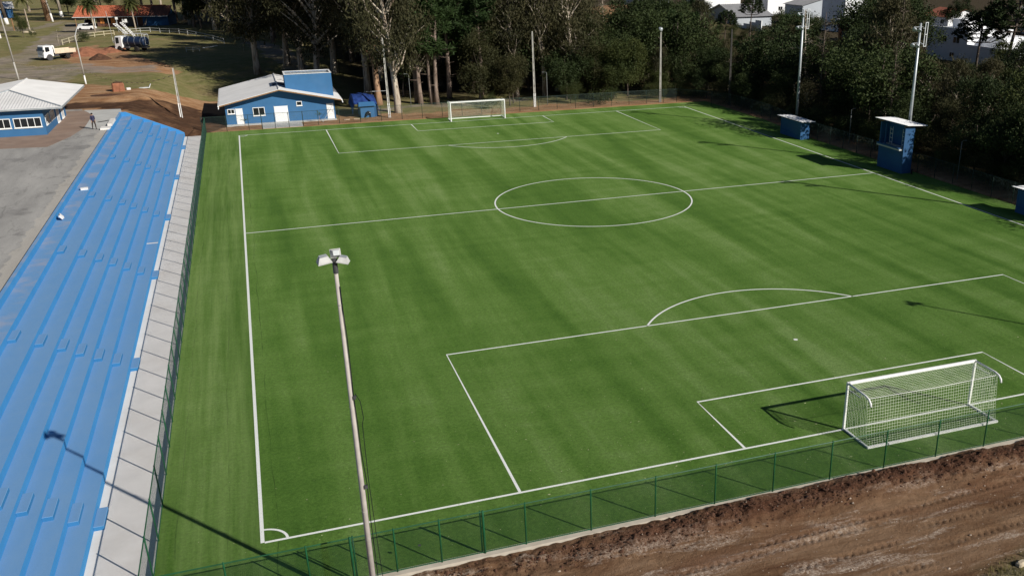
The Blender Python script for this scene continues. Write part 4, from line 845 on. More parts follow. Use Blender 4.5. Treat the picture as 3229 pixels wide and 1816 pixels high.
def lattice(a, b, wd, n, name, parent, mat):
    a, b = Vector(a), Vector(b); sd = Vector((0, 1, 0)); up = (b-a).cross(sd).normalized(); mb = MB()
    for s in (-1, 1): mb.tube([a+sd*s*wd, b+sd*s*wd], 0.055, 5)
    for k in range(n+1):
        p = a.lerp(b, k/n); mb.tube([p-sd*wd, p+sd*wd], 0.04, 5)
        if k < n: q = a.lerp(b, (k+1)/n); mb.tube([p-sd*wd, q+sd*wd], 0.03, 4)
    return mb.build(name, mat, parent)
lattice((-0.8, 0.1, 2.85), (2.2, -0.4, 5.2), 0.28, 8, 'boom', t, M['white']); lattice((2.0, -1.1, 3.0), (4.3, -1.0, 4.9), 0.42, 7, 'boom', t, M['white'])
def car(label, loc, rz, paint):
    t = thing('parked_car', label, 'car', loc, rz)
    b = loft([(-2.05, 0.38, 0.85, 0.78, 0.74, 0.05), (-1.9, 0.28, 0.98, 0.86, 0.80, 0.06), (-0.9, 0.26, 1.0, 0.88, 0.82, 0.06), (0.9, 0.26, 0.98, 0.88, 0.82, 0.06), (1.75, 0.28, 0.82, 0.86, 0.78, 0.08), (2.05, 0.36, 0.68, 0.76, 0.70, 0.08)], paint, 'body', t, False)
    c = loft([(-1.85, 0.94, 0.99, 0.80, 0.76, 0.01), (-1.35, 0.94, 1.42, 0.80, 0.62, 0.06), (0.1, 0.94, 1.50, 0.80, 0.62, 0.08), (1.0, 0.93, 0.98, 0.80, 0.74, 0.01)], M['glass'], 'cabin_glass', t)
    loft([(-1.38, 1.40, 1.47, 0.60, 0.58, 0.02), (-1.2, 1.44, 1.50, 0.62, 0.60, 0.02), (0.1, 1.46, 1.535, 0.62, 0.60, 0.02), (0.25, 1.41, 1.50, 0.6, 0.58, 0.02)], paint, 'roof', t)
    for x in (-1.3, 1.3):
        for s in (-1, 1): wheel(t, x, s*0.78, 0.31, 0.2, s)
    for s in (-1, 1):
        MB().box(1.93, s*0.55-0.16, 0.58, 2.06, s*0.55+0.16, 0.72).build('headlight', M['pale_metal'], t); MB().box(-2.08, s*0.62-0.12, 0.7, -2.0, s*0.62+0.12, 0.88).build('tail_light', M['orange'], t)
        MB().box(-0.02, s*0.64-0.02, 0.95, 0.06, s*0.79+0.02, 1.46).build('door_pillar', paint, t)
    return t
car('white hatchback parked in front of the red roofed barn', (-33.3, 242.2, 3.05), -0.25, M['white'])
car('dark blue car under the open end of the barn roof', (-34.6, 256.5, 3.05), -1.4, M['navy'])
# ------------------------------------------------------------------ red roofed barn
def tile_mat():
    B = NB('red_tiles'); B.rough(0.85); p = B.pos(); n = B.noise(1.5, 5, p)
    B.col(B.ramp(n, [(0.3, (0.36, 0.095, 0.045)), (0.7, (0.50, 0.16, 0.085))])); return B.mat
M['tiles'] = tile_mat(); M['tiles_shadowed'] = mk('shadowed_tiles', (0.16, 0.07, 0.05), 0.9, 0.25, 1.5)
t = thing('barn', 'long barn with red tiled roof, orange shutters and open end bay', 'barn', (-37.3, 254.0, 3.05), -0.20)
L = 21.5; dp = 8.5
sheet_roof('roof_slope', t, (0, -1.0, 2.45), (L-3.4, -1.0, 2.45), (L-3.4, dp/2, 4.7), (0, dp/2, 4.7), 0.45, 0.05, 0.06, 'tiles'); sheet_roof('roof_slope', t, (0, dp+1, 2.45), (L, dp+1, 2.45), (L, dp/2, 4.7), (0, dp/2, 4.7), 0.45, 0.05, 0.06, 'tiles')
sheet_roof('roof_shaded_end', t, (L-3.38, -1.0, 2.45), (L+1.5, -1.0, 2.45), (L+1.5, dp/2, 4.7), (L-3.38, dp/2, 4.7), 0.45, 0.05, 0.06, 'tiles_shadowed')  # darker tile copy paints the forest shadow on this roof end
MB().tube([(0, dp/2, 4.76), (L, dp/2, 4.76)], 0.13, 6).build('ridge_tiles', M['tiles'], t)
box_part('gutter', M['pale_metal'], t, -0.1, -1.12, 2.28, L+1.4, -1.0, 2.42)
box_part('wall', M['brick'], t, 5.2, 0.3, -0.3, L-5.2, dp-0.2, 2.55); box_part('end_wall', M['blue_dark'], t, L-5.19, 0.3, -0.3, L+1.0, dp-0.2, 2.55)
MB().prism([(0.3, 2.3), (dp-0.2, 2.3), (dp/2, 4.5)], 'x', L+0.7, L+0.95).build('gable', M['blue_dark'], t); MB().prism([(0.3, 2.3), (dp-0.2, 2.3), (dp/2, 4.5)], 'x', 5.2, 5.4).build('gable', M['brick'], t)
for x in (0.5, 5.0, 10.2, 15.2): MB().tube([(x, -0.75, -0.2), (x, -0.75, 2.4)], 0.09, 8).build('veranda_post', M['pale_metal'] if x > 1 else M['wood'], t)
box_part('post', M['wood'], t, 0.4, dp-0.6, -0.2, 0.6, dp-0.4, 2.5)
w_ = box_part('window', M['glass'], t, 7.0, 0.24, 0.75, 8.6, 0.297, 1.9)
for x in (6.0, 8.65): MB().box(x, 0.20, 0.70, x+0.95, 0.26, 1.95).build('shutter', M['orange'], w_)
box_part('door', M['dark_metal'], t, 12.2, 0.2, 0.0, 14.2, 0.298, 2.1)
MB().add([(16.2, -0.2, 0.0), (17.4, 0.25, 1.9), (16.9, 0.25, 0.05)], [(0, 1, 2)]).build('leaning_board', M['pale_wood'], t)
# ------------------------------------------------------------------ white rail fence on the yard edge
def rail_fence(label, pts, h=1.05, key='white'):
    o = Vector((pts[0][0], pts[0][1], 0)); t = thing('rail_fence', label, 'fence', o)
    for i, p in enumerate(pts):
        z = gz(*p); MB().box(-0.055, -0.055, -0.2, 0.055, 0.055, h).build('post', M[key], t, loc=(p[0]-o.x, p[1]-o.y, z))
    for i in range(len(pts)-1):
        a = Vector((*pts[i], gz(*pts[i])))-o; b = Vector((*pts[i+1], gz(*pts[i+1])))-o
        for zz in (0.42, h-0.08):
            d = (b-a).normalized(); s = Vector((-d.y, d.x, 0))*0.04; V = []
            for q in (a+d*0.06, b-d*0.06):
                for (k, dz) in ((-1, -0.045), (1, -0.045), (1, 0.045), (-1, 0.045)): V.append(q+s*k+Vector((0, 0, zz+dz)))
            MB().add(V, [(0, 1, 5, 4), (1, 2, 6, 5), (2, 3, 7, 6), (3, 0, 4, 7), (0, 3, 2, 1), (4, 5, 6, 7)]).build('rail', M[key], t)
P1 = [(-33.0, 199.8), (-32.5, 205.5), (-31.8, 211.5), (-31.0, 217.5), (-29.3, 220.5), (-27.6, 223), (-25.7, 225.1)]
M['yrail'] = mk('cream_rail_paint', (0.56, 0.50, 0.36), 0.75, 0.1, 2); M['grail'] = mk('shaded_rail_paint', (0.42, 0.42, 0.40), 0.8, 0.1, 2)  # second rail colour is white greyed down for rails in forest shade
rail_fence('cream painted rail fence curving round the yard in the sun', P1, 1.1, 'yrail')
rail_fence('pale rail fence continuing into the forest shade', [(-24.0, 226.6), (-22.4, 228), (-20.4, 229.0), (-18.2, 228.6), (-16, 226.8), (-13.8, 224.6), (-11.6, 221.8), (-9.6, 217.5), (-7.6, 212), (-5.6, 205.5), (-3.8, 198.5), (-1.6, 190.5)], 1.05, 'grail')
rail_fence('short white rail on the shaded grass near the forest path', [(-8.4, 175.0), (-7.2, 175.0), (-6.0, 175.0)], 0.85, 'grail')
q = MB().box(-1.9, -0.05, 0.45, 1.9, 0.05, 0.58).build('fallen_rail', M['white'], None); q.location = (-4.1, 177.3, gz(-4, 177)); q.rotation_euler = (0, -0.03, 0.75); tag(q, 'single white rail sloping beside the short rail fence', 'rail')
# ------------------------------------------------------------------ yard objects
def heap(name, label, x, y, rx, ry, h, mat, seed):
    nr, na = 16, 40; rr, aa = np.meshgrid(np.linspace(0, 1, nr), np.linspace(0, 2*math.pi, na, endpoint=False), indexing='ij')
    wob = 0.85+0.3*vnoise(np.cos(aa)*3+seed, np.sin(aa)*3, 1.0); X = rr*np.cos(aa)*wob; Y = rr*np.sin(aa)*wob
    Z = h*np.clip(1-rr, 0, 1)**0.9*(0.7+0.6*fbm(X*2+seed, Y*2, 0.6))+0.14*h*(fbm(X*5+seed, Y*5, 0.5)-0.5)*(rr < 0.95)
    base = height(x+X*rx, y+Y*ry)-gz(x, y); Z = Z+base-0.10*(rr > 0.93)
    idx = np.arange(nr*na).reshape(nr, na); nxt = np.roll(idx, -1, 1); F = np.stack([idx[:-1], idx[1:], nxt[1:], nxt[:-1]], -1).reshape(-1, 4)
    o = link(bpy.data.objects.new(name, np_mesh(name, np.stack([X*rx, Y*ry, Z], -1).reshape(-1, 3), F, mat, True))); o.location = (x, y, gz(x, y)); tag(o, label, 'heap')
M['soil'] = mk('dark_soil', (0.085, 0.042, 0.025), 0.95, 0.35, 2.5, bump=0.8, bscale=5); M['clay'] = mk('red_clay', (0.30, 0.125, 0.07), 0.95, 0.25, 1.5, bump=0.7, bscale=4)
heap('soil_heap', 'small dark soil heap between the two trucks', -22.5, 166.2, 2.0, 1.7, 1.15, M['soil'], 3)
heap('clay_heap', 'broad red clay heap behind the dump truck', -26.0, 178.5, 3.6, 7.0, 1.3, M['clay'], 8)
heap('clay_heap', 'low red brown clay heap left of the tank truck', -22.0, 184.0, 2.2, 6.0, 0.9, M['clay'], 14)
heap('soil_heap', 'flat streak of dark soil in front of the brown block', -16.5, 116.0, 2.4, 1.2, 0.22, M['soil'], 5)
t = thing('clay_block', 'rust brown square block of earth standing on the grass', 'block', (-15.3, 119.6, gz(-15.3, 119.6)), 0.15)
mb = MB().bbox(-0.78, -0.6, -0.1, 0.78, 0.6, 1.12, 0.14); mb.build('block', M['clay'], t); heap_ = MB().bbox(-0.55, -0.42, 1.10, 0.6, 0.40, 1.24, 0.10).build('crumbled_top', M['soil'], t)
def debris(name, label, x, y, rz, a, b, c, mat):
    q = MB().bbox(-a/2, -b/2, 0, a/2, b/2, c, min(c*0.3, 0.03)).build(name, mat, None); q.location = (x, y, gz(x, y) if y > 98 else 0.0); q.rotation_euler = (0, 0, rz); tag(q, label, 'debris')
debris('white_sack', 'white sack beside the rust brown block', -14.1, 120.4, 0.2, 0.55, 0.4, 0.28, M['foam'])
t = thing('sheet_pile', 'bent metal sheet lying on the grass right of the rust block', 'debris', (-12.1, 122.0, gz(-12.1, 122)), 0.1)
MB().prism([(-0.8, 0), (0.6, 0.02), (0.85, 0.55), (0.78, 0.55), (0.5, 0.10), (-0.8, 0.08)], 'y', -0.35, 0.35).build('sheet', M['pale_metal'], t)
# boundary tape between poles
def tape(label, a, b, sag, n=34):
    a, b = Vector(a), Vector(b); t = thing('boundary_tape', label, 'tape', a)
    for i in range(0, n, 2):
        p = [a.lerp(b, k/n)-Vector((0, 0, sag*4*(k/n)*(1-k/n)))-a for k in (i, i+1)]; MB().add([p[0]+Vector((0, 0, .045)), p[1]+Vector((0, 0, .045)), p[1]-Vector((0, 0, .045)), p[0]-Vector((0, 0, .045)), p[0]+Vector((0, .01, .045)), p[1]+Vector((0, .01, .045)), p[1]+Vector((0, .01, -.045)), p[0]+Vector((0, .01, -.045))], [(0, 3, 2, 1), (4, 5, 6, 7), (0, 1, 5, 4), (3, 7, 6, 2), (0, 4, 7, 3), (1, 2, 6, 5)]).build('stripe', M['yellow'], t)
    MB().tube([a.lerp(b, k/n)-Vector((0, 0, sag*4*(k/n)*(1-k/n)))-a for k in range(n+1)], 0.012, 4).build('cord', M['pale_wood'], t)
tape('striped tape strung from the slim pole to the pole above the stand', (-20.4, 129.1, 5.1), (-6.9, 104.7, 6.5), 1.4); tape('striped tape running left behind the white hipped roof', (-31.0, 139.5, 5.6), (-20.7, 129.2, 5.1), 0.3, 24)
def wood_pole(label, x, y, h, lean=(0, 0), arm=None, foot='wt', r0=0.12):
    z0 = gz(x, y); t = thing('wooden_pole', label, 'pole', (x, y, z0))
    MB().tube([(0, 0, -0.4), (lean[0]*0.18, lean[1]*0.18, h*0.18)], [r0, r0*0.95], 9).build('whitewashed_foot', M[foot], t, True)
    MB().tube([(lean[0]*0.18, lean[1]*0.18, h*0.181), (lean[0], lean[1], h)], [r0*0.93, r0*0.6], 9).build('pole', M['concrete_pole'], t, True)
    if arm: MB().tube([(lean[0], lean[1], h-0.15), (lean[0]+arm*0.5, lean[1], h+0.75), (lean[0]+arm, lean[1], h+1.35)], 0.05, 6).build('arm', M['pale_metal'], t); MB().bbox(lean[0]+arm-0.1, lean[1]-0.12, h+1.28, lean[0]+arm+0.5, lean[1]+0.12, h+1.42, 0.03).build('lamp_head', M['pale_metal'], t)
    return t
wood_pole('slim street light pole with white foot and bent lamp arm', -20.55, 129.2, 6.9, (-0.1, 0), 0.75)
wood_pole('tall pole at the far left edge behind the hipped roof', -31.1, 139.8, 14.5, (-0.6, 0), None, 'concrete_pole', 0.13)
wood_pole('short pole beside the gravel cut by the left edge', -33.6, 138.0, 3.4, (-0.1, 0), None, 'concrete_pole', 0.13)
wood_pole('thin pale pole behind the lattice boom of the tank truck', -23.5, 200, 6.4, (-0.3, 0), None, 'concrete_pole', 0.07)
t = thing('sign_board', 'small white sign board on a post before the barn', 'sign', (-23.8, 233.3, gz(-23.8, 233.3)), -0.2)
MB().tube([(0, 0, -0.2), (0, 0, 2.1)], 0.05, 6).build('post', M['grey_metal'], t); MB().bbox(-0.55, -0.03, 2.0, 0.55, 0.03, 2.75, 0.02).build('board', M['white'], t)
t = thing('sign_board', 'small square white sign on a pole left of the other sign', 'sign', (-25.2, 230.5, gz(-25.2, 230.5)), -0.2)
MB().tube([(0, 0, -0.2), (0, 0, 3.0)], 0.05, 6).build('post', M['grey_metal'], t); MB().bbox(-0.3, -0.03, 2.9, 0.3, 0.03, 3.45, 0.02).build('board', M['white'], t)
for (x, y, lab) in ((-44.6, 238.5, 'grey boulder on the grass beside the gravel road'), (-46.2, 239.5, 'pale flat boulder left of the grey boulder')):
    o = MB().lathe([(0.3, -0.1), (0.75, 0.1), (0.6, 0.4), (0.2, 0.55)], 9).build('boulder', M['stone'], None, True); o.location = (x, y, gz(x, y)); o.scale = (1, 0.8, 0.8); tag(o, lab, 'stone')
o = MB().bbox(-0.14, -0.11, -0.03, 0.14, 0.11, 0.2, 0.05).build('stone', M['stone'], None); o.location = (30.3, -4.85, 0.05); o.rotation_euler = (0.2, 0.1, 0.5); tag(o, 'pale square stone on the dirt bank below the near goal', 'stone')
o = MB().bbox(-0.25, -0.12, -0.03, 0.25, 0.12, 0.14, 0.05).build('stone', M['stone'], None); o.location = (26.9, -11.75, -0.03); o.rotation_euler = (0, 0.1, 0.3); tag(o, 'pale long stone in the grass at the lower right corner', 'stone')
t = thing('small_shed', 'pale blue shed behind the trees at the far left', 'shed', (-66, 300, 3.05), 0.2)
box_part('wall', M['blue_dark'], t, 0, 0, -0.3, 7, 5, 2.6); sheet_roof('roof', t, (-0.5, -0.6, 2.6), (7.5, -0.6, 2.6), (7.5, 5.5, 4.2), (-0.5, 5.5, 4.2), 0.4, 0.04, 0.05, 'white_roof')
# ------------------------------------------------------------------ person on the terrace
def person():
    t = thing('person', 'person in navy shirt and dark trousers walking across the grey terrace', 'person', (-14.7, 86.05, 3.115), -2.6)
    J = {'pelvis': ((0, 0, .95), .125), 'belly': ((0, .0, 1.10), .12), 'chest': ((0, .01, 1.30), .14), 'neckb': ((0, 0.0, 1.46), .065), 'neck': ((0, 0.02, 1.53), .052), 'head': ((0, .05, 1.63), .088), 'crown': ((0, .03, 1.72), .07)}
    E = [('pelvis', 'belly'), ('belly', 'chest'), ('chest', 'neckb'), ('neckb', 'neck'), ('neck', 'head'), ('head', 'crown')]
    for s, n, sw in ((-1, 'L', 1), (1, 'R', -1)):
        J.update({'hip'+n: ((s*.09, 0, .90), .10), 'knee'+n: ((s*.10, sw*.14+0.04, .50), .065), 'ank'+n: ((s*.10, sw*.20-0.02, .09), .045), 'toe'+n: ((s*.11, sw*.20+.16, .03), .035),
                  'sh'+n: ((s*.19, 0, 1.41), .062), 'el'+n: ((s*.25, -sw*.09, 1.13), .045), 'wr'+n: ((s*.26, -sw*.14+.06, .90), .030), 'palm'+n: ((s*.262, -sw*.15+.08, .83), .030)})
        E += [('pelvis', 'hip'+n), ('hip'+n, 'knee'+n), ('knee'+n, 'ank'+n), ('ank'+n, 'toe'+n), ('neckb', 'sh'+n), ('sh'+n, 'el'+n), ('el'+n, 'wr'+n), ('wr'+n, 'palm'+n)]
        for k, (dx_, dl) in enumerate(((-.024, .075), (-.008, .085), (.008, .08), (.022, .065))):
            J['f%d%s' % (k, n)] = ((s*.262+dx_*0.5, -sw*.15+.08+dx_*1.2, .80-dl), .009); E.append(('palm'+n, 'f%d%s' % (k, n)))
        J['th'+n] = ((s*.235, -sw*.15+.125, .79), .010); E.append(('palm'+n, 'th'+n))
    names = list(J); me = bpy.data.meshes.new('body'); me.from_pydata([J[k][0] for k in names], [(names.index(a), names.index(b)) for a, b in E], [])
    o = bpy.data.objects.new('body_tmp', me); C.objects.link(o); m = o.modifiers.new('skin', 'SKIN'); m.use_smooth_shade = True
    if not me.skin_vertices: pass
    sv = me.skin_vertices[0].data if me.skin_vertices else None
    if sv is None:
        bm = __import__('bmesh').new(); bm.from_mesh(me); bm.verts.layers.skin.verify(); bm.to_mesh(me); bm.free(); sv = me.skin_vertices[0].data
    for i, k in enumerate(names): rr = J[k][1]*(1.25 if k[:3] in ('hip', 'kne', 'pel', 'bel', 'che', 'sh', 'elL', 'elR') or k[:2] in ('sh', 'an') else 1.0); sv[i].radius = (rr, rr*0.9); sv[i].use_root = (k == 'pelvis')
    o.modifiers.new('sub', 'SUBSURF').levels = 1
    bpy.context.view_layer.update(); ev = o.evaluated_get(bpy.context.evaluated_depsgraph_get()); nm = bpy.data.meshes.new_from_object(ev); bpy.data.objects.remove(o)
    mats = [mk('navy_shirt', (0.035, 0.035, 0.075), 0.9, 0.1, 8), mk('dark_trousers', (0.045, 0.033, 0.030), 0.9, 0.1, 8), mk('skin', (0.42, 0.25, 0.18), 0.6, 0.05, 8), mk('hair', (0.015, 0.012, 0.010), 0.7, 0.1, 8)]
    nm.materials.clear(); [nm.materials.append(x) for x in mats[:3]]+[nm.materials.append(M['black'])]
    for p in nm.polygons:
        x, y, z = p.center
        p.material_index = 2 if z > 1.49 or (abs(x) > .2 and z < 1.0 and z > 0.65) else 0 if z > .93 else 3 if z < 0.075 else 1
    b = link(bpy.data.objects.new('body', nm), t)
    MB().lathe([(0.02, 1.775), (0.075, 1.755), (0.098, 1.70), (0.102, 1.64), (0.09, 1.62)], 12, org=(0, 0.025, 0)).build('hair', mats[3], t, True)
    MB().lathe([(0.012, -0.02), (0.016, 0.0), (0.008, 0.03)], 6, org=(0, 0.145, 1.63)).build('nose', mats[2], t, True)
    for s in (-1, 1): MB().lathe([(0.004, -.006), (0.011, 0), (0.004, .006)], 6, org=(s*.033, .128, 1.655), axis='y').build('eye', mats[3], t); MB().lathe([(0.006, -.02), (0.016, 0), (0.006, .02)], 6, org=(s*.092, .04, 1.63)).build('ear', mats[2], t)
    MB().box(-.025, .128, 1.585, .025, .136, 1.592).build('mouth', mats[2], t)
person()
t = thing('debris_stick', 'bent dark stick lying on the pale slab behind the person', 'stick', (-14.3, 91.2, 3.115), 0.4)
MB().tube([(-0.7, -0.1, 0.03), (0.1, 0, 0.05), (0.6, 0.3, 0.05)], 0.035, 5).build('stick', M['black'], t)
t = thing('step_block', 'pale concrete step at the top of the stand', 'step', (-13.45, 87.5, 3.1))
box_part('block', M['walk'], t, -0.1, 0, 0.013, 0.35, 4.0, 0.30); box_part('block', M['walk'], t, -0.6, -2.4, 0.013, 0.33, -1.0, 0.2)
# ------------------------------------------------------------------ houses beyond the trees
def house_windows(t, specs):
    for (p, ax, wd, h, n) in specs: window(t, p, ax, wd, h, n, 0.08)
M['wall_white'] = mk('white_render', (0.83, 0.84, 0.86), 0.85, 0.05, 0.5, dirt=(0.5, 0.48, 0.46)); M['wall_grey'] = mk('grey_render', (0.40, 0.43, 0.47), 0.85, 0.07, 0.5); M['wall_cream'] = mk('cream_render', (0.66, 0.55, 0.36), 0.85, 0.06, 0.5)
M['wall_orange'] = mk('bare_brick', (0.50, 0.19, 0.09), 0.9, 0.25, 1.4); M['fibre'] = mk('fibre_cement', (0.26, 0.26, 0.27), 0.9, 0.15, 0.8); M['roof_red'] = mk('clay_roof', (0.24, 0.085, 0.055), 0.9, 0.2, 0.9)
Xh = 120.0; zb = gz(Xh, 105)-0.2
t = thing('white_house', 'white two storey house with flat parapets beyond the right trees', 'house', (Xh, 100, zb))
box_part('lower_wall', M['wall_white'], t, 0, -6.5, -1, 12, 17.5, 3.1-0.2); box_part('upper_wall', M['wall_white'], t, 0.0, 6.5, 2.9, 10, 17.5, 5.4); box_part('stair_tower', M['wall_white'], t, 3.0, 11.5, 5.4, 8, 14.6, 7.0)
box_part('parapet', M['wall_white'], t, -0.05, 6.45, 5.402, 0.15, 17.55, 5.75); box_part('parapet', M['wall_white'], t, -0.05, -6.55, 2.902, 0.15, 6.44, 3.3); box_part('terrace_block', M['wall_white'], t, 3, 1.5, 2.905, 9, 6.49, 4.6)
box_part('water_tank', M['fibre'], t, 5, -5.5, 2.905, 7, -3.5, 4.2)
house_windows(t, [((0, 16.6, 3.6), 'w', 0.6, 0.6, 1), ((0, 13.6, 3.2), 'w', 1.7, 1.15, 2), ((0, 10.3, 3.2), 'w', 1.8, 1.15, 2), ((0, 10.8, 0.8), 'w', 1.3, 0.9, 2), ((0, -1.5, 0.9), 'w', 1.6, 0.9, 2)])
Xg = 119.0; zb = 2.4
t = thing('gabled_house', 'pale grey gabled house with white verge at the top of the hill', 'house', (Xg, 202, zb))
MB().prism([(-10.2, -2), (7, -2), (7, 2.6), (-1.4, 4.9), (-10.2, 2.6)], 'x', 0, 10).build('wall', M['wall_grey'], t)
sheet_roof('roof_slope', t, (-0.5, 7.6, 2.5), (10.5, 7.6, 2.5), (10.5, -1.4, 5.0), (-0.5, -1.4, 5.0), 0.5, 0.06, 0.06, 'fibre'); sheet_roof('roof_slope', t, (10.5, -10.8, 2.5), (-0.5, -10.8, 2.5), (-0.5, -1.4, 5.0), (10.5, -1.4, 5.0), 0.5, 0.06, 0.06, 'fibre')
MB().add([(-0.56, 7.6, 2.42), (-0.56, -1.4, 4.92), (-0.56, -10.8, 2.42), (-0.56, -10.8, 2.66), (-0.56, -1.4, 5.16), (-0.56, 7.6, 2.66), (-0.502, 7.6, 2.42), (-0.502, -1.4, 4.92), (-0.502, -10.8, 2.42), (-0.502, -10.8, 2.66), (-0.502, -1.4, 5.16), (-0.502, 7.6, 2.66)], [(0, 1, 4, 5), (1, 2, 3, 4), (6, 11, 10, 7), (7, 10, 9, 8), (5, 4, 10, 11), (4, 3, 9, 10), (0, 6, 7, 1), (1, 7, 8, 2)]).build('verge', M['white'], t)
house_windows(t, [((0, -3.0, 0.3), 'w', 1.8, 1.2, 2)])
t = thing('garden_wall', 'long white boundary wall stepping down below the gabled house', 'wall', (117.5, 178, 1.8))
for i in range(5): MB().box(0, 3*i-2, -2.0, 0.2, 3*i+0.996, 3.2-0.55*i).build('wall_panel', M['wall_white'], t)
def plain_house(label, x, y, z, lx, ly, h, wm, rm, rh, wins):
    t = thing('house', label, 'house', (x, y, z)); box_part('wall', M[wm], t, 0, 0, -3, lx, ly, h)
    if rh:
        sheet_roof('roof_slope', t, (-0.5, -0.5, h), (-0.5, ly+0.5, h), (lx/2, ly+0.5, h+rh), (lx/2, -0.5, h+rh), 0.5, 0.06, 0.06, rm); sheet_roof('roof_slope', t, (lx+0.5, ly+0.5, h), (lx+0.5, -0.5, h), (lx/2, -0.5, h+rh), (lx/2, ly+0.5, h+rh), 0.5, 0.06, 0.06, rm)
        MB().prism([(0, h-0.001), (lx, h-0.001), (lx/2, h+rh-0.03)], 'y', 0.0, ly).build('gable', M[wm], t)
    else: box_part('parapet', M[wm], t, -0.06, -0.06, h+0.002, lx+0.06, ly+0.06, h+0.35)
    house_windows(t, [((0, ly*k, 0.9), 'w', 1.5, 1.1, 2) for k in wins]); house_windows(t, [((lx*0.3, 0, 0.9), 'x-', 1.5, 1.1, 2)]); return t
plain_house('bare orange brick house glimpsed between the right trees', 122, 140, 2.6, 10, 10, 4.2, 'wall_orange', 'fibre', 1.5, (0.4, 0.85))
plain_house('pale house with flat roof behind the gabled house', 150, 232, 2.5, 12, 10, 5.0, 'wall_white', 'fibre', 0, (0.4, 0.9))
plain_house('white house with steep white gable left of the grey house', 132, 238, 2.5, 12, 13, 4.5, 'wall_white', 'white_roof', 2.6, (0.5,))
plain_house('white tower house right of the long boundary wall', 135, 168, 2.5, 9, 10, 8.5, 'wall_white', 'fibre', 0, (0.3, 0.7))
plain_house('red roofed house above the white two storey house', 168, 172, 2.0, 10, 10, 2.6, 'wall_white', 'roof_red', 1.8, (0.3, 0.7))
plain_house('dark roofed grey house at the top right', 172, 142, 2.5, 12, 13, 4.2, 'wall_grey', 'fibre', 2.0, (0.4,))
plain_house('grey block house between the boundary wall and white tower house', 138, 192, 2.3, 12, 9, 4.8, 'wall_grey', 'fibre', 1.6, (0.3, 0.7))
plain_house('pale house behind the dry hillside at the top', 128, 282, 2.0, 12, 12, 3.6, 'wall_grey', 'fibre', 1.4, (0.5,))
# ------------------------------------------------------------------ trees
def leaf_mat(name, c, c2, tr=0.25):
    B = NB(name); B.rough(0.7); B.b.inputs['Specular IOR Level'].default_value = 0.2
    oi = B.n('ObjectInfo'); p = B.pos(); n = B.noise(0.55, 4, p); n2 = B.noise(4.0, 2, p)
    s = B.math('ADD', B.math('MULTIPLY', n, 0.6), B.math('ADD', B.math('MULTIPLY', n2, 0.3), B.math('MULTIPLY', oi.outputs['Random'], 0.25)))
    cc = B.ramp(s, [(0.35, c), (0.75, c2)]); B.col(cc)
    tl = B.n('BsdfTranslucent'); B.nt.links.new(cc, tl.inputs[0]); mx = B.n('MixShader'); mx.inputs[0].default_value = tr
    B.nt.links.new(B.b.outputs[0], mx.inputs[1]); B.nt.links.new(tl.outputs[0], mx.inputs[2]); B.nt.links.new(mx.outputs[0], B.out.inputs[0]); return B.mat
M['l_euc'] = leaf_mat('eucalyptus_leaves', (0.0280, 0.0308, 0.0126), (0.0735, 0.0651, 0.0294), 0.18)
M['l_pine'] = leaf_mat('pine_needles', (0.0133, 0.0298, 0.0077), (0.0366, 0.0627, 0.0168), 0.1)
M['l_arau'] = leaf_mat('araucaria_needles', (0.0120, 0.0235, 0.0070), (0.0306, 0.0470, 0.0140), 0.1)
M['l_broad'] = leaf_mat('broad_leaves', (0.0146, 0.0267, 0.0077), (0.0412, 0.0564, 0.0154), 0.12)
M['l_yellow'] = leaf_mat('yellowish_leaves', (0.0226, 0.0345, 0.0084), (0.0599, 0.0706, 0.0182), 0.15)
M['l_red'] = leaf_mat('brownish_leaves', (0.0226, 0.0267, 0.0091), (0.0532, 0.0502, 0.0182), 0.12)
M['l_palm'] = leaf_mat('palm_leaves', (0.045, 0.060, 0.018), (0.11, 0.11, 0.035))
def bark(name, a, b): 
    B = NB(name); B.rough(0.9); p = B.pos(); n = B.noise(1.0, 5, B.mapv((2.5, 2.5, 0.5), p), 0.65)
    B.col(B.ramp(n, [(0.35, a), (0.62, b)])); B.bump(n, 0.5, 0.04); return B.mat
M['b_euc'] = bark('eucalyptus_bark', (0.20, 0.14, 0.10), (0.52, 0.46, 0.38)); M['b_pine'] = bark('pine_bark', (0.12, 0.085, 0.065), (0.30, 0.23, 0.19)); M['b_dark'] = bark('dark_bark', (0.05, 0.038, 0.03), (0.15, 0.12, 0.095)); M['b_red'] = bark('red_bark', (0.18, 0.09, 0.055), (0.42, 0.27, 0.17))
def leaves(name, cen, dirs, ln, wd, mat, rg):
    n = len(cen); d = dirs/np.linalg.norm(dirs, axis=1, keepdims=True); rn = rg.normal(size=(n, 3)); s = np.cross(d, rn); s /= np.linalg.norm(s, axis=1, keepdims=True)+1e-9
    l = (ln*(0.6+0.8*rg.random(n)))[:, None]; w_ = (wd*(0.6+0.8*rg.random(n)))[:, None]
    V = np.stack([cen-d*l/2, cen+s*w_/2+d*l*0.05, cen+d*l/2, cen-s*w_/2+d*l*0.05], 1).reshape(-1, 3)
    return np_mesh(name, V, np.arange(n*4).reshape(n, 4), mat)
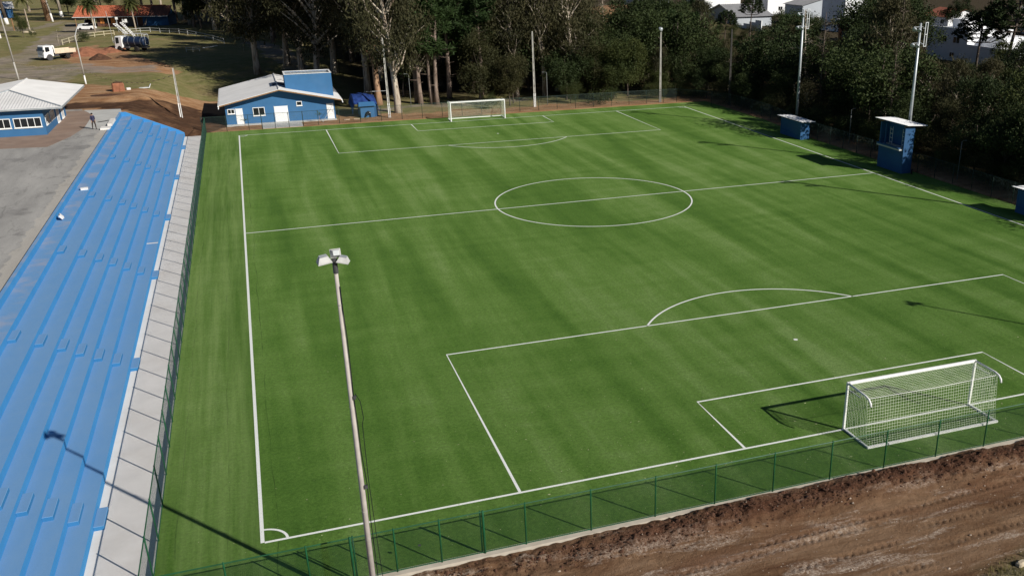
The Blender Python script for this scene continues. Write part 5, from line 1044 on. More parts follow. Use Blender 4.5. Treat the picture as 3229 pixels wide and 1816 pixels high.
def tree(kind, seed, H):
    rg = np.random.default_rng(seed); R = random.Random(seed); mb = MB(); cen = []; dirs = []
    wob = [rg.normal(0, 1) for _ in range(4)]
    def tr(z): t_ = z/H; return Vector((wob[0]*0.045*H*t_*t_+0.012*H*math.sin(5*t_+wob[2]), wob[1]*0.035*H*t_*t_+0.012*H*math.sin(4*t_+wob[3]), z))
    def trunk(top, r0, r1, n=9, k=9): mb.tube([tr(top*i/k)-(Vector((0, 0, 0.5)) if i == 0 else Vector()) for i in range(k+1)], [r0*(1.25 if i == 0 else 1)*(1-i/k)+r1*i/k for i in range(k+1)], n)
    def limb(a, b, r0, r1, up=0.15, k=4):
        L = (b-a).length; mid = [a.lerp(b, i/k)+Vector((rg.normal(0, 0.04)*L, rg.normal(0, 0.04)*L, up*L*math.sin(math.pi*i/k) if up else 0))*(0 if i in (0, k) else 1) for i in range(k+1)]
        mb.tube(mid, [r0*(1-i/k)+r1*i/k for i in range(k+1)], 5, cap=False); return mid
    if kind == 'euc':
        trunk(H*0.86, 0.022*H, 0.005*H); ncl = 74
        for i in range(ncl):
            zz = H*(0.30+0.70*rg.random()**0.8); t_ = zz/H; rad = H*0.26*math.sin(math.pi*min(1, max(0.05, (t_-0.22)/0.80)))**0.6*math.sqrt(rg.random()); a = rg.random()*6.283
            c = tr(min(zz, H*0.95))+Vector((rad*math.cos(a), rad*math.sin(a), 0)); c.z = zz
            if i % 2 == 0: s0 = tr(max(H*0.22, zz-H*(0.10+0.10*rg.random())-rad*0.5)); limb(s0, c, 0.0055*H*(0.5+rad/(0.26*H)), 0.0012*H, 0.06)
            m = 130; g = rg.normal(size=(m, 3))*np.array([1, 1, 0.95])*H*0.036; g[:, 2] -= np.abs(rg.normal(size=m))*H*0.018; cen.append(np.array(c)+g); dirs.append(rg.normal(size=(m, 3))*0.55+np.array([0, 0, -1.0]))
        lm = (0.027*H, 0.0072*H)
    elif kind == 'pine':
        trunk(H*0.97, 0.016*H, 0.003*H)
        for i in range(78):
            zz = H*(0.36+0.62*rg.random()); t_ = zz/H; rad = H*0.19*(1.15-t_)**0.6*(0.35+0.65*rg.random()); a = rg.random()*6.283; c = tr(zz)+Vector((rad*math.cos(a), rad*math.sin(a), rad*0.12))
            s0 = tr(zz-H*0.01); mid = limb(s0, c, 0.0035*H, 0.001*H, 0.05)
            for q in (mid[2], mid[3], c):
                m = 34; g = rg.normal(size=(m, 3)); g /= np.linalg.norm(g, axis=1, keepdims=True); g[:, 2] = g[:, 2]*0.7+0.15; L = H*0.030; off = rg.normal(size=(m, 3))*H*0.014; cen.append(np.array(q)+off+g*L*0.5); dirs.append(g)
        for i in range(7): zz = H*(0.12+0.25*rg.random()); a = rg.random()*6.283; limb(tr(zz), tr(zz)+Vector((math.cos(a), math.sin(a), 0.1))*H*0.06, 0.002*H, 0.0006*H, 0.0)
        lm = (0.040*H, 0.0062*H)
    elif kind == 'arau':
        trunk(H*0.95, 0.02*H, 0.008*H)
        for ring in range(6):
            zz = H*(0.62+0.055*ring); n = 9 if ring < 5 else 6; Rr = H*(0.30-0.028*ring)*(1 if ring < 5 else 0.7)
            for k in range(n):
                a = k*6.283/n+ring*0.5+rg.normal(0, 0.1); e = tr(zz)+Vector((math.cos(a)*Rr, math.sin(a)*Rr, H*(0.10+0.02*rg.random()))); s0 = tr(zz)
                ml = [s0, s0.lerp(e, 0.45)+Vector((0, 0, -H*0.045)), s0.lerp(e, 0.8)+Vector((0, 0, -H*0.02)), e]; mb.tube(ml, [0.005*H, 0.004*H, 0.003*H, 0.002*H], 5, cap=False)
                for q, f_ in ((e, 1.0), (ml[2], 0.75)):
                    m = 75; g = rg.normal(size=(m, 3)); g /= np.linalg.norm(g, axis=1, keepdims=True); g[:, 2] *= 0.75; cen.append(np.array(q)+g*H*0.042*f_*rg.random((m, 1))**0.5); dirs.append(g+np.array([0, 0, 0.5]))
        lm = (0.030*H, 0.010*H)
    elif kind == 'bare':
        trunk(H*0.95, 0.014*H, 0.002*H)
        for i in range(46):
            zz = H*(0.25+0.7*rg.random()); a = rg.random()*6.283; L = H*(0.06+0.16*rg.random())*(1.15-zz/H); c = tr(zz)+Vector((math.cos(a)*L, math.sin(a)*L, L*0.45)); mid = limb(tr(zz), c, 0.003*H, 0.0008*H, 0.03)
            for _ in range(3): q = mid[2]; limb(q, q+Vector(rg.normal(0, 1, 3).tolist())*L*0.35, 0.0014*H, 0.0005*H, 0, 2)
            if i % 3 == 0: m = 22; cen.append(np.array(c)+rg.normal(size=(m, 3))*H*0.02); dirs.append(rg.normal(size=(m, 3)))
        lm = (0.022*H, 0.010*H)
    else:                                             # broad and shrub
        wR = 0.34 if kind == 'broad' else 0.55; lo = 0.16 if kind == 'broad' else 0.02
        trunk(H*0.7, 0.018*H, 0.004*H, 7)
        lob = [(rg.normal(0, 1, 3)*np.array([wR*0.5, wR*0.5, 0.16])*H+np.array([0, 0, H*(0.60 if kind == 'broad' else 0.5)]), H*wR*(0.40+0.30*rg.random())) for _ in range(9)]
        for (c0, r0) in lob:
            limb(tr(H*0.3), Vector(c0.tolist()), 0.006*H, 0.0015*H, 0.05)
            for _ in range(17):
                v = rg.normal(0, 1, 3); v /= np.linalg.norm(v); c = c0+v*r0*(0.55+0.5*rg.random()); c[2] = max(c[2], lo*H)
                m = 88; cen.append(c+rg.normal(size=(m, 3))*r0*0.22); dirs.append(rg.normal(size=(m, 3))+np.array([0, 0, -0.25]))
        lm = (0.023*H, 0.014*H)
    cen = np.concatenate(cen); dirs = np.concatenate(dirs); return mb, cen, dirs, lm, rg
PROTO = {}
def proto(key, kind, seed, H, lmat, bmat):
    mb, cen, dirs, lm, rg = tree(kind, seed, H); PROTO[key] = (mb.mesh('trunk', M[bmat], True), leaves('crown', cen, dirs, lm[0], lm[1], M[lmat], rg), float(np.percentile(cen[:, 2], 99.3)))
for i in range(4): proto('euc%d' % i, 'euc', 11+i, 24, 'l_euc', ('b_euc', 'b_red', 'b_euc', 'b_euc')[i])
for i in range(3): proto('pine%d' % i, 'pine', 31+i, 22, 'l_pine', 'b_pine')
for i in range(2): proto('arau%d' % i, 'arau', 41+i, 14, 'l_arau', 'b_dark')
for i in range(5): proto('broad%d' % i, 'broad', 51+i, 10, ('l_broad', 'l_broad', 'l_yellow', 'l_red', 'l_broad')[i], 'b_dark')
for i in range(3): proto('shrub%d' % i, 'shrub', 71+i, 3, ('l_broad', 'l_yellow', 'l_red')[i], 'b_dark')
proto('bare0', 'bare', 81, 15, 'l_euc', 'b_dark'); proto('bare1', 'bare', 82, 9, 'l_red', 'b_euc')
NAMES = {'euc': ('eucalyptus_tree', 'tree'), 'pine': ('pine_tree', 'tree'), 'arau': ('araucaria_tree', 'tree'), 'broad': ('broadleaf_tree', 'tree'), 'shrub': ('shrub', 'shrub'), 'bare': ('thin_tree', 'tree')}
def place(key, x, y, h, label, group=None, rz=None, sx=1.0, z=None):
    tm, cm, H = PROTO[key]; k = ''.join(c for c in key if c.isalpha()); s = h/H; nm, cat = NAMES[k]
    t = thing(nm, label, cat, (x, y, (gz(x, y) if z is None else z)-0.05), random.random()*6.28 if rz is None else rz, group); t.scale = (s*sx, s*sx, s)
    link(bpy.data.objects.new('trunk', tm), t); link(bpy.data.objects.new('crown', cm), t); return t
TREES = [
('F','broad1',69.1,141.4,6.6),('F','broad2',52.9,117.9,11.7),('F','pine1',27.0,122.3,19.1),('F','broad0',46.9,107.0,7.0),('F','broad0',26.7,150.0,10.7),('F','broad2',60.5,115.6,7.8),('F','euc0',48.4,148.8,20.0),('F','euc2',74.3,143.0,10.2),
('F','euc3',46.0,127.2,18.2),('F','euc2',61.9,107.7,7.0),('F','euc0',62.0,144.2,15.3),('F','euc3',36.7,145.3,20.8),('F','broad1',52.2,124.7,11.8),('F','pine0',35.4,119.6,17.3),('F','pine0',69.1,119.2,11.2),('F','pine0',32.3,136.4,19.2),
('F','euc0',49.1,141.0,18.6),('F','broad4',68.8,127.8,11.4),('F','pine0',28.8,143.0,17.1),('F','broad3',65.5,135.3,7.1),('F','broad4',62.3,125.9,8.1),('F','pine2',36.4,133.8,21.5),('F','broad0',59.6,121.9,8.3),('F','pine0',68.7,113.7,11.4),
('F','euc2',45.3,137.1,20.6),('F','broad0',58.3,147.3,8.9),('F','euc2',79.5,137.6,10.4),('F','euc2',41.8,123.1,17.0),('F','pine0',31.8,128.7,19.3),('F','pine2',38.5,127.1,17.1),('F','broad0',55.0,109.8,9.4),('F','pine0',43.1,146.8,17.1),
('F','euc0',73.8,126.6,10.8),('F','broad1',49.5,135.0,10.9),('F','broad2',57.3,138.2,11.5),('F','broad0',68.0,147.3,5.2),('F','broad0',43.1,142.1,8.5),('F','broad0',26.4,128.8,7.1),('F','euc3',34.7,149.6,18.0),('F','broad3',38.6,107.1,7.0),
('F','broad2',65.0,116.3,10.9),('F','euc3',42.1,133.2,15.5),('F','broad2',74.0,147.7,5.4),('F','broad3',47.8,122.4,11.5),('F','euc0',55.2,132.3,15.7),('F','broad1',80.0,148.0,11.3),('F','broad0',63.1,149.8,11.3),('F','euc0',26.2,118.0,15.8),
('F','broad4',60.4,131.2,6.9),('F','pine0',70.8,123.5,11.6),('F','broad0',26.1,135.2,7.0),('F','euc0',49.6,111.8,19.3),('F','broad0',39.7,138.2,9.8),('F','pine0',78.9,130.1,10.2),('F','broad4',74.5,131.9,12.6),('F','broad3',32.8,123.2,7.7),
('F','broad0',51.1,129.3,8.5),('F','broad0',70.8,136.6,10.6),('F','broad1',39.2,116.9,11.2),('F','pine0',24.5,140.7,18.9),('F','broad3',34.3,108.2,10.6),('F','pine2',35.7,140.3,20.7),('F','broad2',53.2,105.6,7.0),('F','broad0',54.5,143.6,9.7),
('F','broad3',74.9,138.1,10.1),('F','broad0',66.2,110.0,12.4),('F','broad1',66.0,122.9,13.1),('F','euc2',40.1,150.0,18.3),('F','broad2',64.8,140.1,6.8),('F','broad3',56.2,114.9,7.6),('F','euc2',53.8,149.2,17.4),('F','broad0',44.3,118.6,9.4),
('F','euc2',78.6,143.1,10.1),('F','broad0',65.5,130.9,7.0),('F','euc0',31.1,146.9,17.1),('F','euc0',48.4,116.4,19.9),('F','broad3',57.0,126.8,9.2),('F','broad0',29.7,132.7,8.5),('F','euc3',40.5,112.8,16.4),('F','pine2',24.4,145.4,18.4),
('F','euc2',52.9,138.0,18.9),('F','broad0',60.8,135.7,6.9),('R','broad0',78.6,12.4,11.0),('R','euc0',76.9,55.6,10.6),('R','pine1',104.3,1.6,10.3),('R','broad2',95.5,67.7,8.2),('R','broad4',71.9,85.4,5.8),('R','broad2',98.8,50.9,6.1),
('R','broad0',80.6,109.0,6.5),('R','euc0',91.8,164.5,8.1),('R','euc3',83.2,120.0,5.6),('R','broad2',86.1,158.6,8.9),('R','shrub2',107.7,165.4,2.0),('R','broad1',95.6,104.0,4.9),('R','pine1',112.8,156.4,5.4),('R','broad0',102.0,12.5,9.7),
('R','broad0',73.6,65.4,11.0),('R','broad2',96.8,24.9,8.7),('R','pine2',89.8,81.5,5.3),('R','shrub0',103.3,126.2,2.0),('R','pine2',101.4,77.3,5.5),('R','broad1',101.8,63.0,4.7),('R','broad4',83.7,0.8,12.0),('R','broad2',87.4,62.3,7.5),
('R','broad3',70.9,49.1,6.8),('R','broad4',75.1,115.0,5.8),('R','euc3',87.8,96.2,6.7),('R','broad3',105.1,36.6,8.1),('R','euc3',90.6,20.8,11.6),('R','broad2',74.1,36.2,11.0),('R','broad0',85.6,107.5,9.9),('R','broad4',81.0,155.4,10.4),
('R','shrub1',80.2,182.7,2.6),('R','broad1',103.3,70.3,4.9),('R','pine2',98.1,130.3,7.6),('R','pine2',97.2,-3.3,10.4),('R','pine1',71.3,-3.3,6.0),('R','broad0',77.0,72.1,11.0),('R','broad4',79.1,87.1,9.5),('R','broad1',88.4,126.3,4.2),
('R','broad1',99.5,86.3,3.4),('R','broad0',97.8,2.5,10.2),('R','shrub1',104.9,85.4,3.0),('R','pine2',97.1,16.3,8.9),('R','euc3',93.9,-8.2,11.3),('R','pine1',84.7,52.6,11.4),('R','broad0',107.3,138.5,6.3),('R','broad1',95.6,37.6,8.1),
('R','pine2',80.7,46.7,11.5),('R','pine1',71.8,59.1,6.6),('R','euc0',82.0,36.6,11.4),('R','euc3',79.2,-8.3,17.0),('R','broad0',101.2,20.3,9.6),('R','shrub1',107.6,172.3,2.0),('R','pine2',91.8,72.7,6.0),('R','broad0',71.9,70.4,4.7),
('R','shrub0',107.7,149.5,2.5),('R','pine2',99.2,41.3,7.2),('R','broad4',93.1,178.7,7.1),('R','shrub0',113.5,180.9,2.0),('R','euc3',71.1,27.7,7.5),('R','euc0',72.7,8.1,7.9),('R','euc3',89.1,4.4,11.8),('R','pine2',74.9,41.7,11.0),
('R','broad4',101.0,98.8,10.6),('R','euc3',96.4,31.5,7.7),('R','pine1',87.9,-11.9,12.9),('R','pine1',104.7,113.6,15.7),('R','euc0',74.4,107.6,6.6),('R','broad4',95.7,98.1,12.0),('R','broad2',98.4,81.3,4.1),('R','broad1',95.3,46.1,7.5),
('R','shrub0',109.1,124.3,2.0),('R','euc0',82.2,22.9,12.0),('R','euc0',88.8,176.1,8.6),('R','broad1',69.5,91.3,4.9),('R','shrub1',93.1,153.0,2.0),('R','pine1',96.6,121.8,8.3),('R','pine1',92.5,171.4,7.2),('R','shrub2',97.9,164.4,2.0),
('R','euc0',72.3,100.1,6.3),('R','broad0',97.7,171.3,8.0),('R','shrub1',109.3,133.0,2.0),('R','euc3',76.9,20.8,11.0),('R','shrub1',100.8,155.0,2.0),('R','shrub2',98.5,137.1,2.0),('R','euc0',71.6,79.3,5.3),('R','shrub2',89.9,145.8,3.0),
('R','broad4',86.5,151.3,9.2),('R','shrub2',89.8,140.4,3.0),('R','shrub0',107.1,177.5,2.0),('R','broad3',112.0,143.4,5.7),('R','pine1',93.6,90.9,14.5),('R','euc0',82.5,100.8,10.1),('R','broad4',84.6,83.1,12.0),('R','broad0',102.5,7.4,9.0),
('R','euc3',81.8,75.3,17.0),('R','euc0',78.8,62.6,10.0),('R','pine2',104.0,57.0,5.4),('R','broad3',77.9,80.4,10.2),('R','broad0',86.4,-3.4,12.0),('R','broad0',77.0,2.1,11.0),('R','shrub0',112.8,166.9,2.0),('R','broad4',88.2,90.6,10.4),
('R','broad4',88.9,37.1,9.7),('R','pine2',93.6,57.1,7.5),('R','pine1',80.4,96.0,12.0),('R','broad1',113.0,149.3,5.8),('R','broad4',77.5,26.2,11.0),('R','broad0',91.1,13.8,10.4),('R','broad0',87.4,133.6,4.3),('R','pine1',111.5,120.0,14.7),
('R','euc3',96.1,185.3,5.7),('R','broad0',95.4,9.5,9.6),('R','shrub2',93.4,134.5,3.1),('R','broad0',75.2,92.1,10.7),('R','euc0',91.3,41.8,9.4),('R','shrub2',95.3,147.3,2.0),('R','broad3',80.1,170.3,3.6),('R','broad3',89.9,110.7,9.4),
('R','euc3',76.7,121.3,6.3),('R','shrub1',82.5,176.8,2.4),('R','broad0',96.0,75.7,4.6),('R','shrub0',102.5,142.0,2.0),('R','broad0',82.9,15.8,12.0),('R','broad0',94.0,84.6,4.4),('R','shrub0',102.2,161.0,2.0),('R','broad1',92.3,63.6,9.0),
('R','broad1',98.2,178.3,7.8),('R','pine1',71.3,3.4,6.6),('R','pine1',86.3,31.4,10.4),('R','shrub0',107.3,185.0,2.0),('R','broad0',101.2,107.1,12.0),('R','euc3',100.8,33.8,7.7),('R','broad0',73.7,13.1,11.0),('R','euc0',87.5,47.4,8.4),
('R','broad1',81.6,164.5,7.1),('R','broad3',95.1,110.6,4.0),('R','broad0',106.7,144.6,7.2),('R','shrub1',94.0,127.0,3.2),('R','shrub2',106.5,154.4,2.0),('R','broad4',90.8,102.1,4.9),('R','shrub2',104.3,90.6,2.6),('R','broad2',79.9,41.2,10.3),
('R','broad2',87.8,169.9,8.2),('R','shrub0',96.6,157.8,2.0),('R','pine1',91.9,26.3,9.0),('R','broad1',86.0,113.7,4.9),('R','broad1',104.8,42.8,6.3),('R','broad0',104.4,-9.3,11.0),('R','shrub2',99.7,115.5,2.8),('R','euc0',105.1,48.7,5.8),
('R','broad2',105.3,29.3,8.4),('R','euc3',85.3,142.6,11.3),('R','broad4',100.3,-13.8,12.0),('R','shrub2',95.0,141.6,2.3),('R','pine2',69.5,104.3,6.5),('R','broad1',70.5,19.1,6.1),('R','pine1',92.4,0.6,10.6),('R','broad4',77.3,31.4,11.0),
('R','pine1',92.6,116.2,9.3),('R','broad4',71.3,-14.0,6.9),('R','shrub2',113.8,173.5,2.0),('R','pine2',78.6,104.1,6.4),('R','shrub0',85.4,182.9,2.0),('R','broad4',80.9,7.8,12.0),('R','shrub2',112.8,137.2,2.0),('R','pine1',85.8,10.6,14.1),
('R','shrub0',111.5,161.8,2.0),('R','broad0',103.2,135.4,6.7),('R','broad4',88.2,119.6,4.6),('R','broad4',104.2,24.3,9.4),('R','shrub1',102.7,168.9,2.0),('R','shrub2',101.4,147.3,2.0),('R','broad0',78.2,-13.5,11.0),('R','broad4',76.0,49.1,9.3),
('R','euc0',73.1,-9.2,11.0),('R','euc3',83.3,57.7,10.3),('R','euc3',84.7,42.9,9.8),('R','euc0',83.2,126.1,5.4),('R','euc0',113.7,128.5,6.0),('R','broad4',102.7,-3.3,10.1),('R','broad3',101.3,184.4,6.5),('R','euc0',88.1,57.0,10.6),
('R','pine1',81.8,67.6,10.0),('R','pine1',91.7,158.7,9.8),('R','euc3',91.4,32.3,10.0),('R','pine1',80.0,115.9,6.4),('R','euc0',87.2,70.2,6.6),('R','pine2',91.1,185.4,7.3),('R','shrub2',105.0,120.5,2.4),('R','broad0',77.6,-3.5,11.0),
('R','pine1',82.9,90.7,7.7),('R','broad0',69.9,33.4,7.2),('R','euc3',81.8,29.2,12.5),('R','shrub0',105.9,96.9,2.3),('R','broad0',70.1,43.4,5.9),('R','euc0',98.8,-8.2,12.9),('R','euc3',87.4,76.5,7.6),('R','broad0',105.8,18.1,7.9),
('R','broad1',69.8,54.3,6.4),('R','broad1',99.8,93.7,3.3),('R','euc3',69.5,74.8,5.4),('R','broad4',94.4,-13.3,12.0),('R','broad0',99.0,56.7,5.4),('R','broad3',86.6,163.8,8.1),('R','broad0',92.4,50.9,6.7),('R','shrub0',105.5,103.6,2.1),
('R','pine2',86.4,26.3,10.6),('R','shrub0',102.3,174.6,2.0),('L','pine2',44.9,160.9,25.8),('L','pine0',37.7,197.7,21.1),('L','euc2',23.0,209.2,22.7),('L','euc0',12.9,180.4,23.0),('L','pine2',16.2,228.0,22.8),('L','pine0',19.6,273.4,26.4),
('L','pine2',21.2,265.2,24.2),('L','broad3',3.8,228.2,12.1),('L','broad4',-7.1,234.9,10.7),('L','euc3',-11.6,269.2,24.9),('L','euc3',35.2,226.5,26.0),('L','pine2',47.5,170.0,22.1),('L','broad3',16.8,210.7,9.1),('L','pine0',-0.5,220.6,22.9),
('L','euc3',19.9,254.5,23.2),('L','pine0',37.8,172.2,22.5),('L','broad0',33.6,187.3,12.9),('L','broad3',30.2,255.4,11.8),('L','pine2',30.3,197.7,26.8),('L','broad4',-10.1,260.5,9.1),('L','broad0',6.5,236.7,10.3),('L','broad4',39.0,182.1,11.6),
('L','broad0',7.4,248.1,11.6),('L','euc0',3.2,212.7,24.3),('L','broad4',20.7,198.2,12.3),('L','broad0',46.1,181.3,11.3),('L','euc2',11.7,216.6,23.4),('L','euc3',29.3,171.5,24.5),('L','pine2',29.5,237.6,26.2),('L','broad0',32.2,212.4,12.6),
('L','pine2',36.9,162.2,25.9),('L','euc3',21.3,157.9,23.2),('L','euc2',-4.2,247.6,22.2),('L','broad0',-2.7,239.4,12.9),('L','broad4',15.4,170.2,12.9),('L','pine0',26.6,219.0,22.3),('L','pine2',36.4,217.3,21.7),('L','euc0',4.8,255.3,26.3),
('L','broad0',9.1,197.5,9.5),('L','pine0',11.5,254.4,21.8),('L','pine1',13.2,192.3,23.2),('L','pine1',4.5,204.4,25.7),('L','euc0',25.5,179.0,26.3),('L','euc2',19.4,240.9,26.9),('L','pine0',18.4,187.0,23.5),('L','pine2',12.6,273.0,22.8),
('L','broad0',30.5,159.2,11.8),('L','pine2',16.0,248.9,22.0),('L','pine0',2.6,264.8,23.9),('L','pine0',25.4,232.5,26.8),('L','euc3',-1.3,259.1,22.3),('L','broad0',-4.6,265.6,11.3),('L','pine0',21.0,165.8,22.2),('L','pine2',32.5,263.9,23.4),
('L','euc2',27.2,270.1,23.0),('L','pine2',15.6,234.6,24.6),('L','euc3',43.3,194.0,23.7),('L','euc0',-4.0,228.8,24.6),('L','euc2',8.7,262.5,22.8),('L','pine2',20.2,150.3,25.1),('L','euc2',42.1,202.8,26.6),('L','broad0',34.7,245.8,12.6),
('L','pine0',-0.4,273.1,23.4),('L','broad4',5.7,220.1,9.8),('L','broad3',24.4,259.7,11.4),('L','broad4',13.9,204.3,13.0),('L','pine0',38.8,211.4,25.9),('L','euc0',27.6,245.2,22.1),('L','broad0',20.6,216.5,12.9),('L','euc3',-10.4,252.1,25.0),
('L','pine0',7.9,188.2,24.1),('L','pine0',-8.5,274.7,25.7),('L','euc0',14.6,266.0,21.8),('L','pine0',14.9,161.7,25.1),('L','euc2',9.8,225.3,24.2),('L','pine2',25.4,203.2,25.5),('L','pine0',5.7,270.7,27.0),('L','broad3',23.0,192.2,9.5),
('L','pine2',43.5,175.0,22.7),('L','pine0',34.4,271.1,26.9),('L','pine2',32.7,206.0,24.9),('L','pine0',50.3,155.5,21.9),('L','pine0',25.7,185.6,22.8),('L','broad0',11.2,242.3,9.2),('L','euc2',28.1,225.5,23.9),('L','pine0',18.6,176.7,24.9),
('L','broad4',2.8,243.2,10.3),('L','pine0',33.4,177.7,21.8),('L','pine2',15.9,221.4,25.3),('L','pine2',-9.0,241.9,22.6),]
TONE = {'broad0': 'dark green', 'broad1': 'deep green', 'broad2': 'yellowish green', 'broad3': 'brownish', 'broad4': 'dense dark', 'shrub0': 'dark green', 'shrub1': 'yellowish', 'shrub2': 'brownish', 'euc0': 'pale barked', 'euc1': 'red barked', 'euc2': 'slender', 'euc3': 'spreading', 'pine0': 'slim', 'pine1': 'leaning', 'pine2': 'bushy'}
def where(zn, x, y):
    if zn == 'F':
        a = 'left of the far goal' if x < 27 else 'behind the far goal' if x < 36 else 'behind the tall concrete pole' if x < 44 else 'right of the white trunk' if x < 50 else 'below the dry hillside' if x < 58 else 'behind the corner lamp pole'
        return ('at the fence edge ' if y < 110 else 'deep in the belt ' if y > 124 else '')+a
    if zn == 'R':
        a = 'below the grey gabled house' if y > 125 else 'behind the far right corner' if y > 92 else 'behind the lone dugout' if y > 66 else 'behind the two storey booth' if y > 44 else 'behind the last dugout' if y > 24 else 'right of the frame'
        return ('by the right fence ' if x < 75 else 'in the second rank ' if x < 84 else 'in the middle of the wood ' if x < 95 else 'at the back of the wood ')+a
    return ('at the forest edge ' if x < np.interp(y, [125, 140, 165, 195, 235, 265], [24, 20, 13, 5, -9, -13])+9 else 'deep in the forest ')+('behind the eucalyptus group' if y < 165 else 'beyond the forest path' if y < 205 else 'right of the barn')
for (zn, key, x, y, h) in TREES:
    k = ''.join(c for c in key if c.isalpha()); nm = {'euc': 'eucalyptus', 'pine': 'pine', 'broad': 'tree', 'shrub': 'shrub'}[k]
    sz = '' if k in ('euc', 'pine', 'shrub') else 'low ' if h < 5.5 else 'tall ' if h > 9 else ''
    lab = sz+TONE[key]+' '+nm+' '+where(zn, x, y)
    place(key, x, y, h, lab, lab, None, random.uniform(0.9, 1.25) if k in ('broad', 'shrub') else random.uniform(0.9, 1.1))
for (key, x, y, h, lab, rz, sx) in (
    ('euc0', 21.0, 104.8, 22.5, 'large eucalyptus with peeling trunk just right of the concrete pole', 0.4, 1.0), ('euc1', 20.0, 113.2, 23, 'eucalyptus with reddish trunk behind the blue shed', 2.0, 1.0), ('euc2', 19.6, 124.0, 24, 'eucalyptus with pale leaning trunk left of the reddish one', 4.0, 1.1),
    ('euc3', 12.5, 131.0, 22, 'spreading eucalyptus behind the raised box of the clubhouse', 1.0, 1.2), ('euc0', 4.0, 143.0, 23, 'leftmost large eucalyptus standing behind the clubhouse roof', 3.0, 1.15), ('euc2', 16.0, 142.0, 26, 'tallest eucalyptus of the group behind the clubhouse', 5.2, 1.1),
    ('euc3', 9.0, 150.0, 25, 'eucalyptus behind the leftmost one, over the shaded grass', 0.8, 1.1), ('euc0', 23.0, 134.0, 24, 'eucalyptus between the pale trunk and the pines', 1.8, 1.1), ('euc2', 11.0, 139.5, 23, 'eucalyptus between the leftmost one and the tallest one', 2.8, 1.1), ('euc0', 15.5, 156.0, 26, 'eucalyptus at the forest edge right of the slim pole', 4.1, 1.1), ('broad4', 24.5, 120.0, 9, 'dark bushy tree behind the close pair of pines', 1.0, 1.1),
    ('pine0', 25.0, 112.6, 21, 'pine with bare trunk, first of the close pair left of the far goal', 0.3, 1), ('pine1', 25.7, 111.0, 22, 'pine with bare trunk, second of the close pair left of the far goal', 1.3, 1), ('pine2', 27.2, 110.0, 20, 'slim pine with bare trunk behind the left post of the far goal', 2.2, 1), ('pine0', 27.9, 109.4, 21, 'thicker pine trunk just left of the far goal', 3.6, 1),
    ('pine1', 30.6, 115.8, 22, 'tall pine directly behind the far goal', 4.4, 1.1), ('pine2', 35.2, 113.8, 20, 'pine behind the right post of the far goal', 5.0, 1.1), ('euc3', 44.8, 112.2, 19, 'eucalyptus with bright white trunk right of the tall concrete pole', 2.4, 0.95),
    ('arau0', 79.5, 150, 12.3, 'araucaria with flat crown left of the grey gabled house', 0, 1.25), ('arau1', 87, 152, 8.0, 'smaller araucaria just left of the gabled house wall', 1, 1.15), ('arau0', 95, 150, 7.6, 'araucaria in front of the long white boundary wall', 2, 1.0), ('arau1', 70, 133, 12.5, 'araucaria at the right end of the dry hillside', 2.7, 1.2),
    ('arau1', 105, 158, 9.0, 'araucaria with drooping branches right of the boundary wall', 0.6, 1.0), ('arau0', 101, 81, 10.8, 'araucaria covering the right end of the white house', 0.8, 1.15), ('arau1', 102, 76, 13.5, 'araucaria at the upper right corner of the photo', 1.6, 1.25), ('arau0', 110, 110, 9.5, 'araucaria whose crown hangs over the white house roof', 2.1, 0.9),
    ('bare0', 81.5, 73.0, 16.0, 'tall thin tree with bare brown branches before the white house', 0.5, 1.2), ('bare1', 88, 205, 7.5, 'leafless grey tree on the dry hillside', 0.2, 1.3), ('bare1', 77, 88, 13.5, 'thin bare tree in front of the orange brick house', 1.2, 1.1), ('bare0', 70.5, 58.5, 11, 'thin pale trunk at the wood edge left of the booth', 1.0, 0.8), ('bare0', 74, 79, 13, 'thin bare tree just right of the left mast', 2.9, 1.0),
    ('broad2', 57.0, 107.5, 8.2, 'yellowish green bushy tree left of the corner lamp pole', 1.0, 1.0), ('broad2', 54.5, 106.8, 8.6, 'tall yellow green bush tree below the dry hillside', 2.0, 1.1), ('broad3', 51.0, 107.0, 8.8, 'brownish bushy tree below the dry hillside', 3.0, 1.1), ('broad2', 92.0, 82.0, 6.9, 'sunlit round green tree in front of the white house', 0.0, 1.25),
    ('shrub1', 88.5, 199.0, 3.0, 'yellowish bush on the dry hillside', 0.3, 1.1), ('shrub2', 95.0, 207.0, 3.4, 'brownish bush near the top of the dry hillside', 1.3, 1.2), ('shrub0', 92.0, 196.0, 2.6, 'dark bush low on the dry hillside', 2.3, 1.2),
    ('broad1', 69.6, 38.5, 7.6, 'tree by the right fence just nearer than the booth', 0.5, 1.1), ('broad4', 71.0, 34.0, 8.4, 'dense dark tree shading the booth from the right', 1.5, 1.1),
    ('broad3', 37.5, 105.0, 7.0, 'brownish bushy tree right behind the far goal net', 0.0, 1.1), ('shrub1', 46.5, 103.8, 3.0, 'bright shrub right of the white eucalyptus trunk', 0.0, 1.0), ('shrub0', 52.8, 103.6, 2.6, 'green shrub touching the far fence near the corner', 0.0, 1.0), ('shrub0', 34.5, 103.6, 2.2, 'small leafy shrub behind the far goal', 1.0, 0.9)):
    place(key, x, y, h, lab, None, rz, sx)
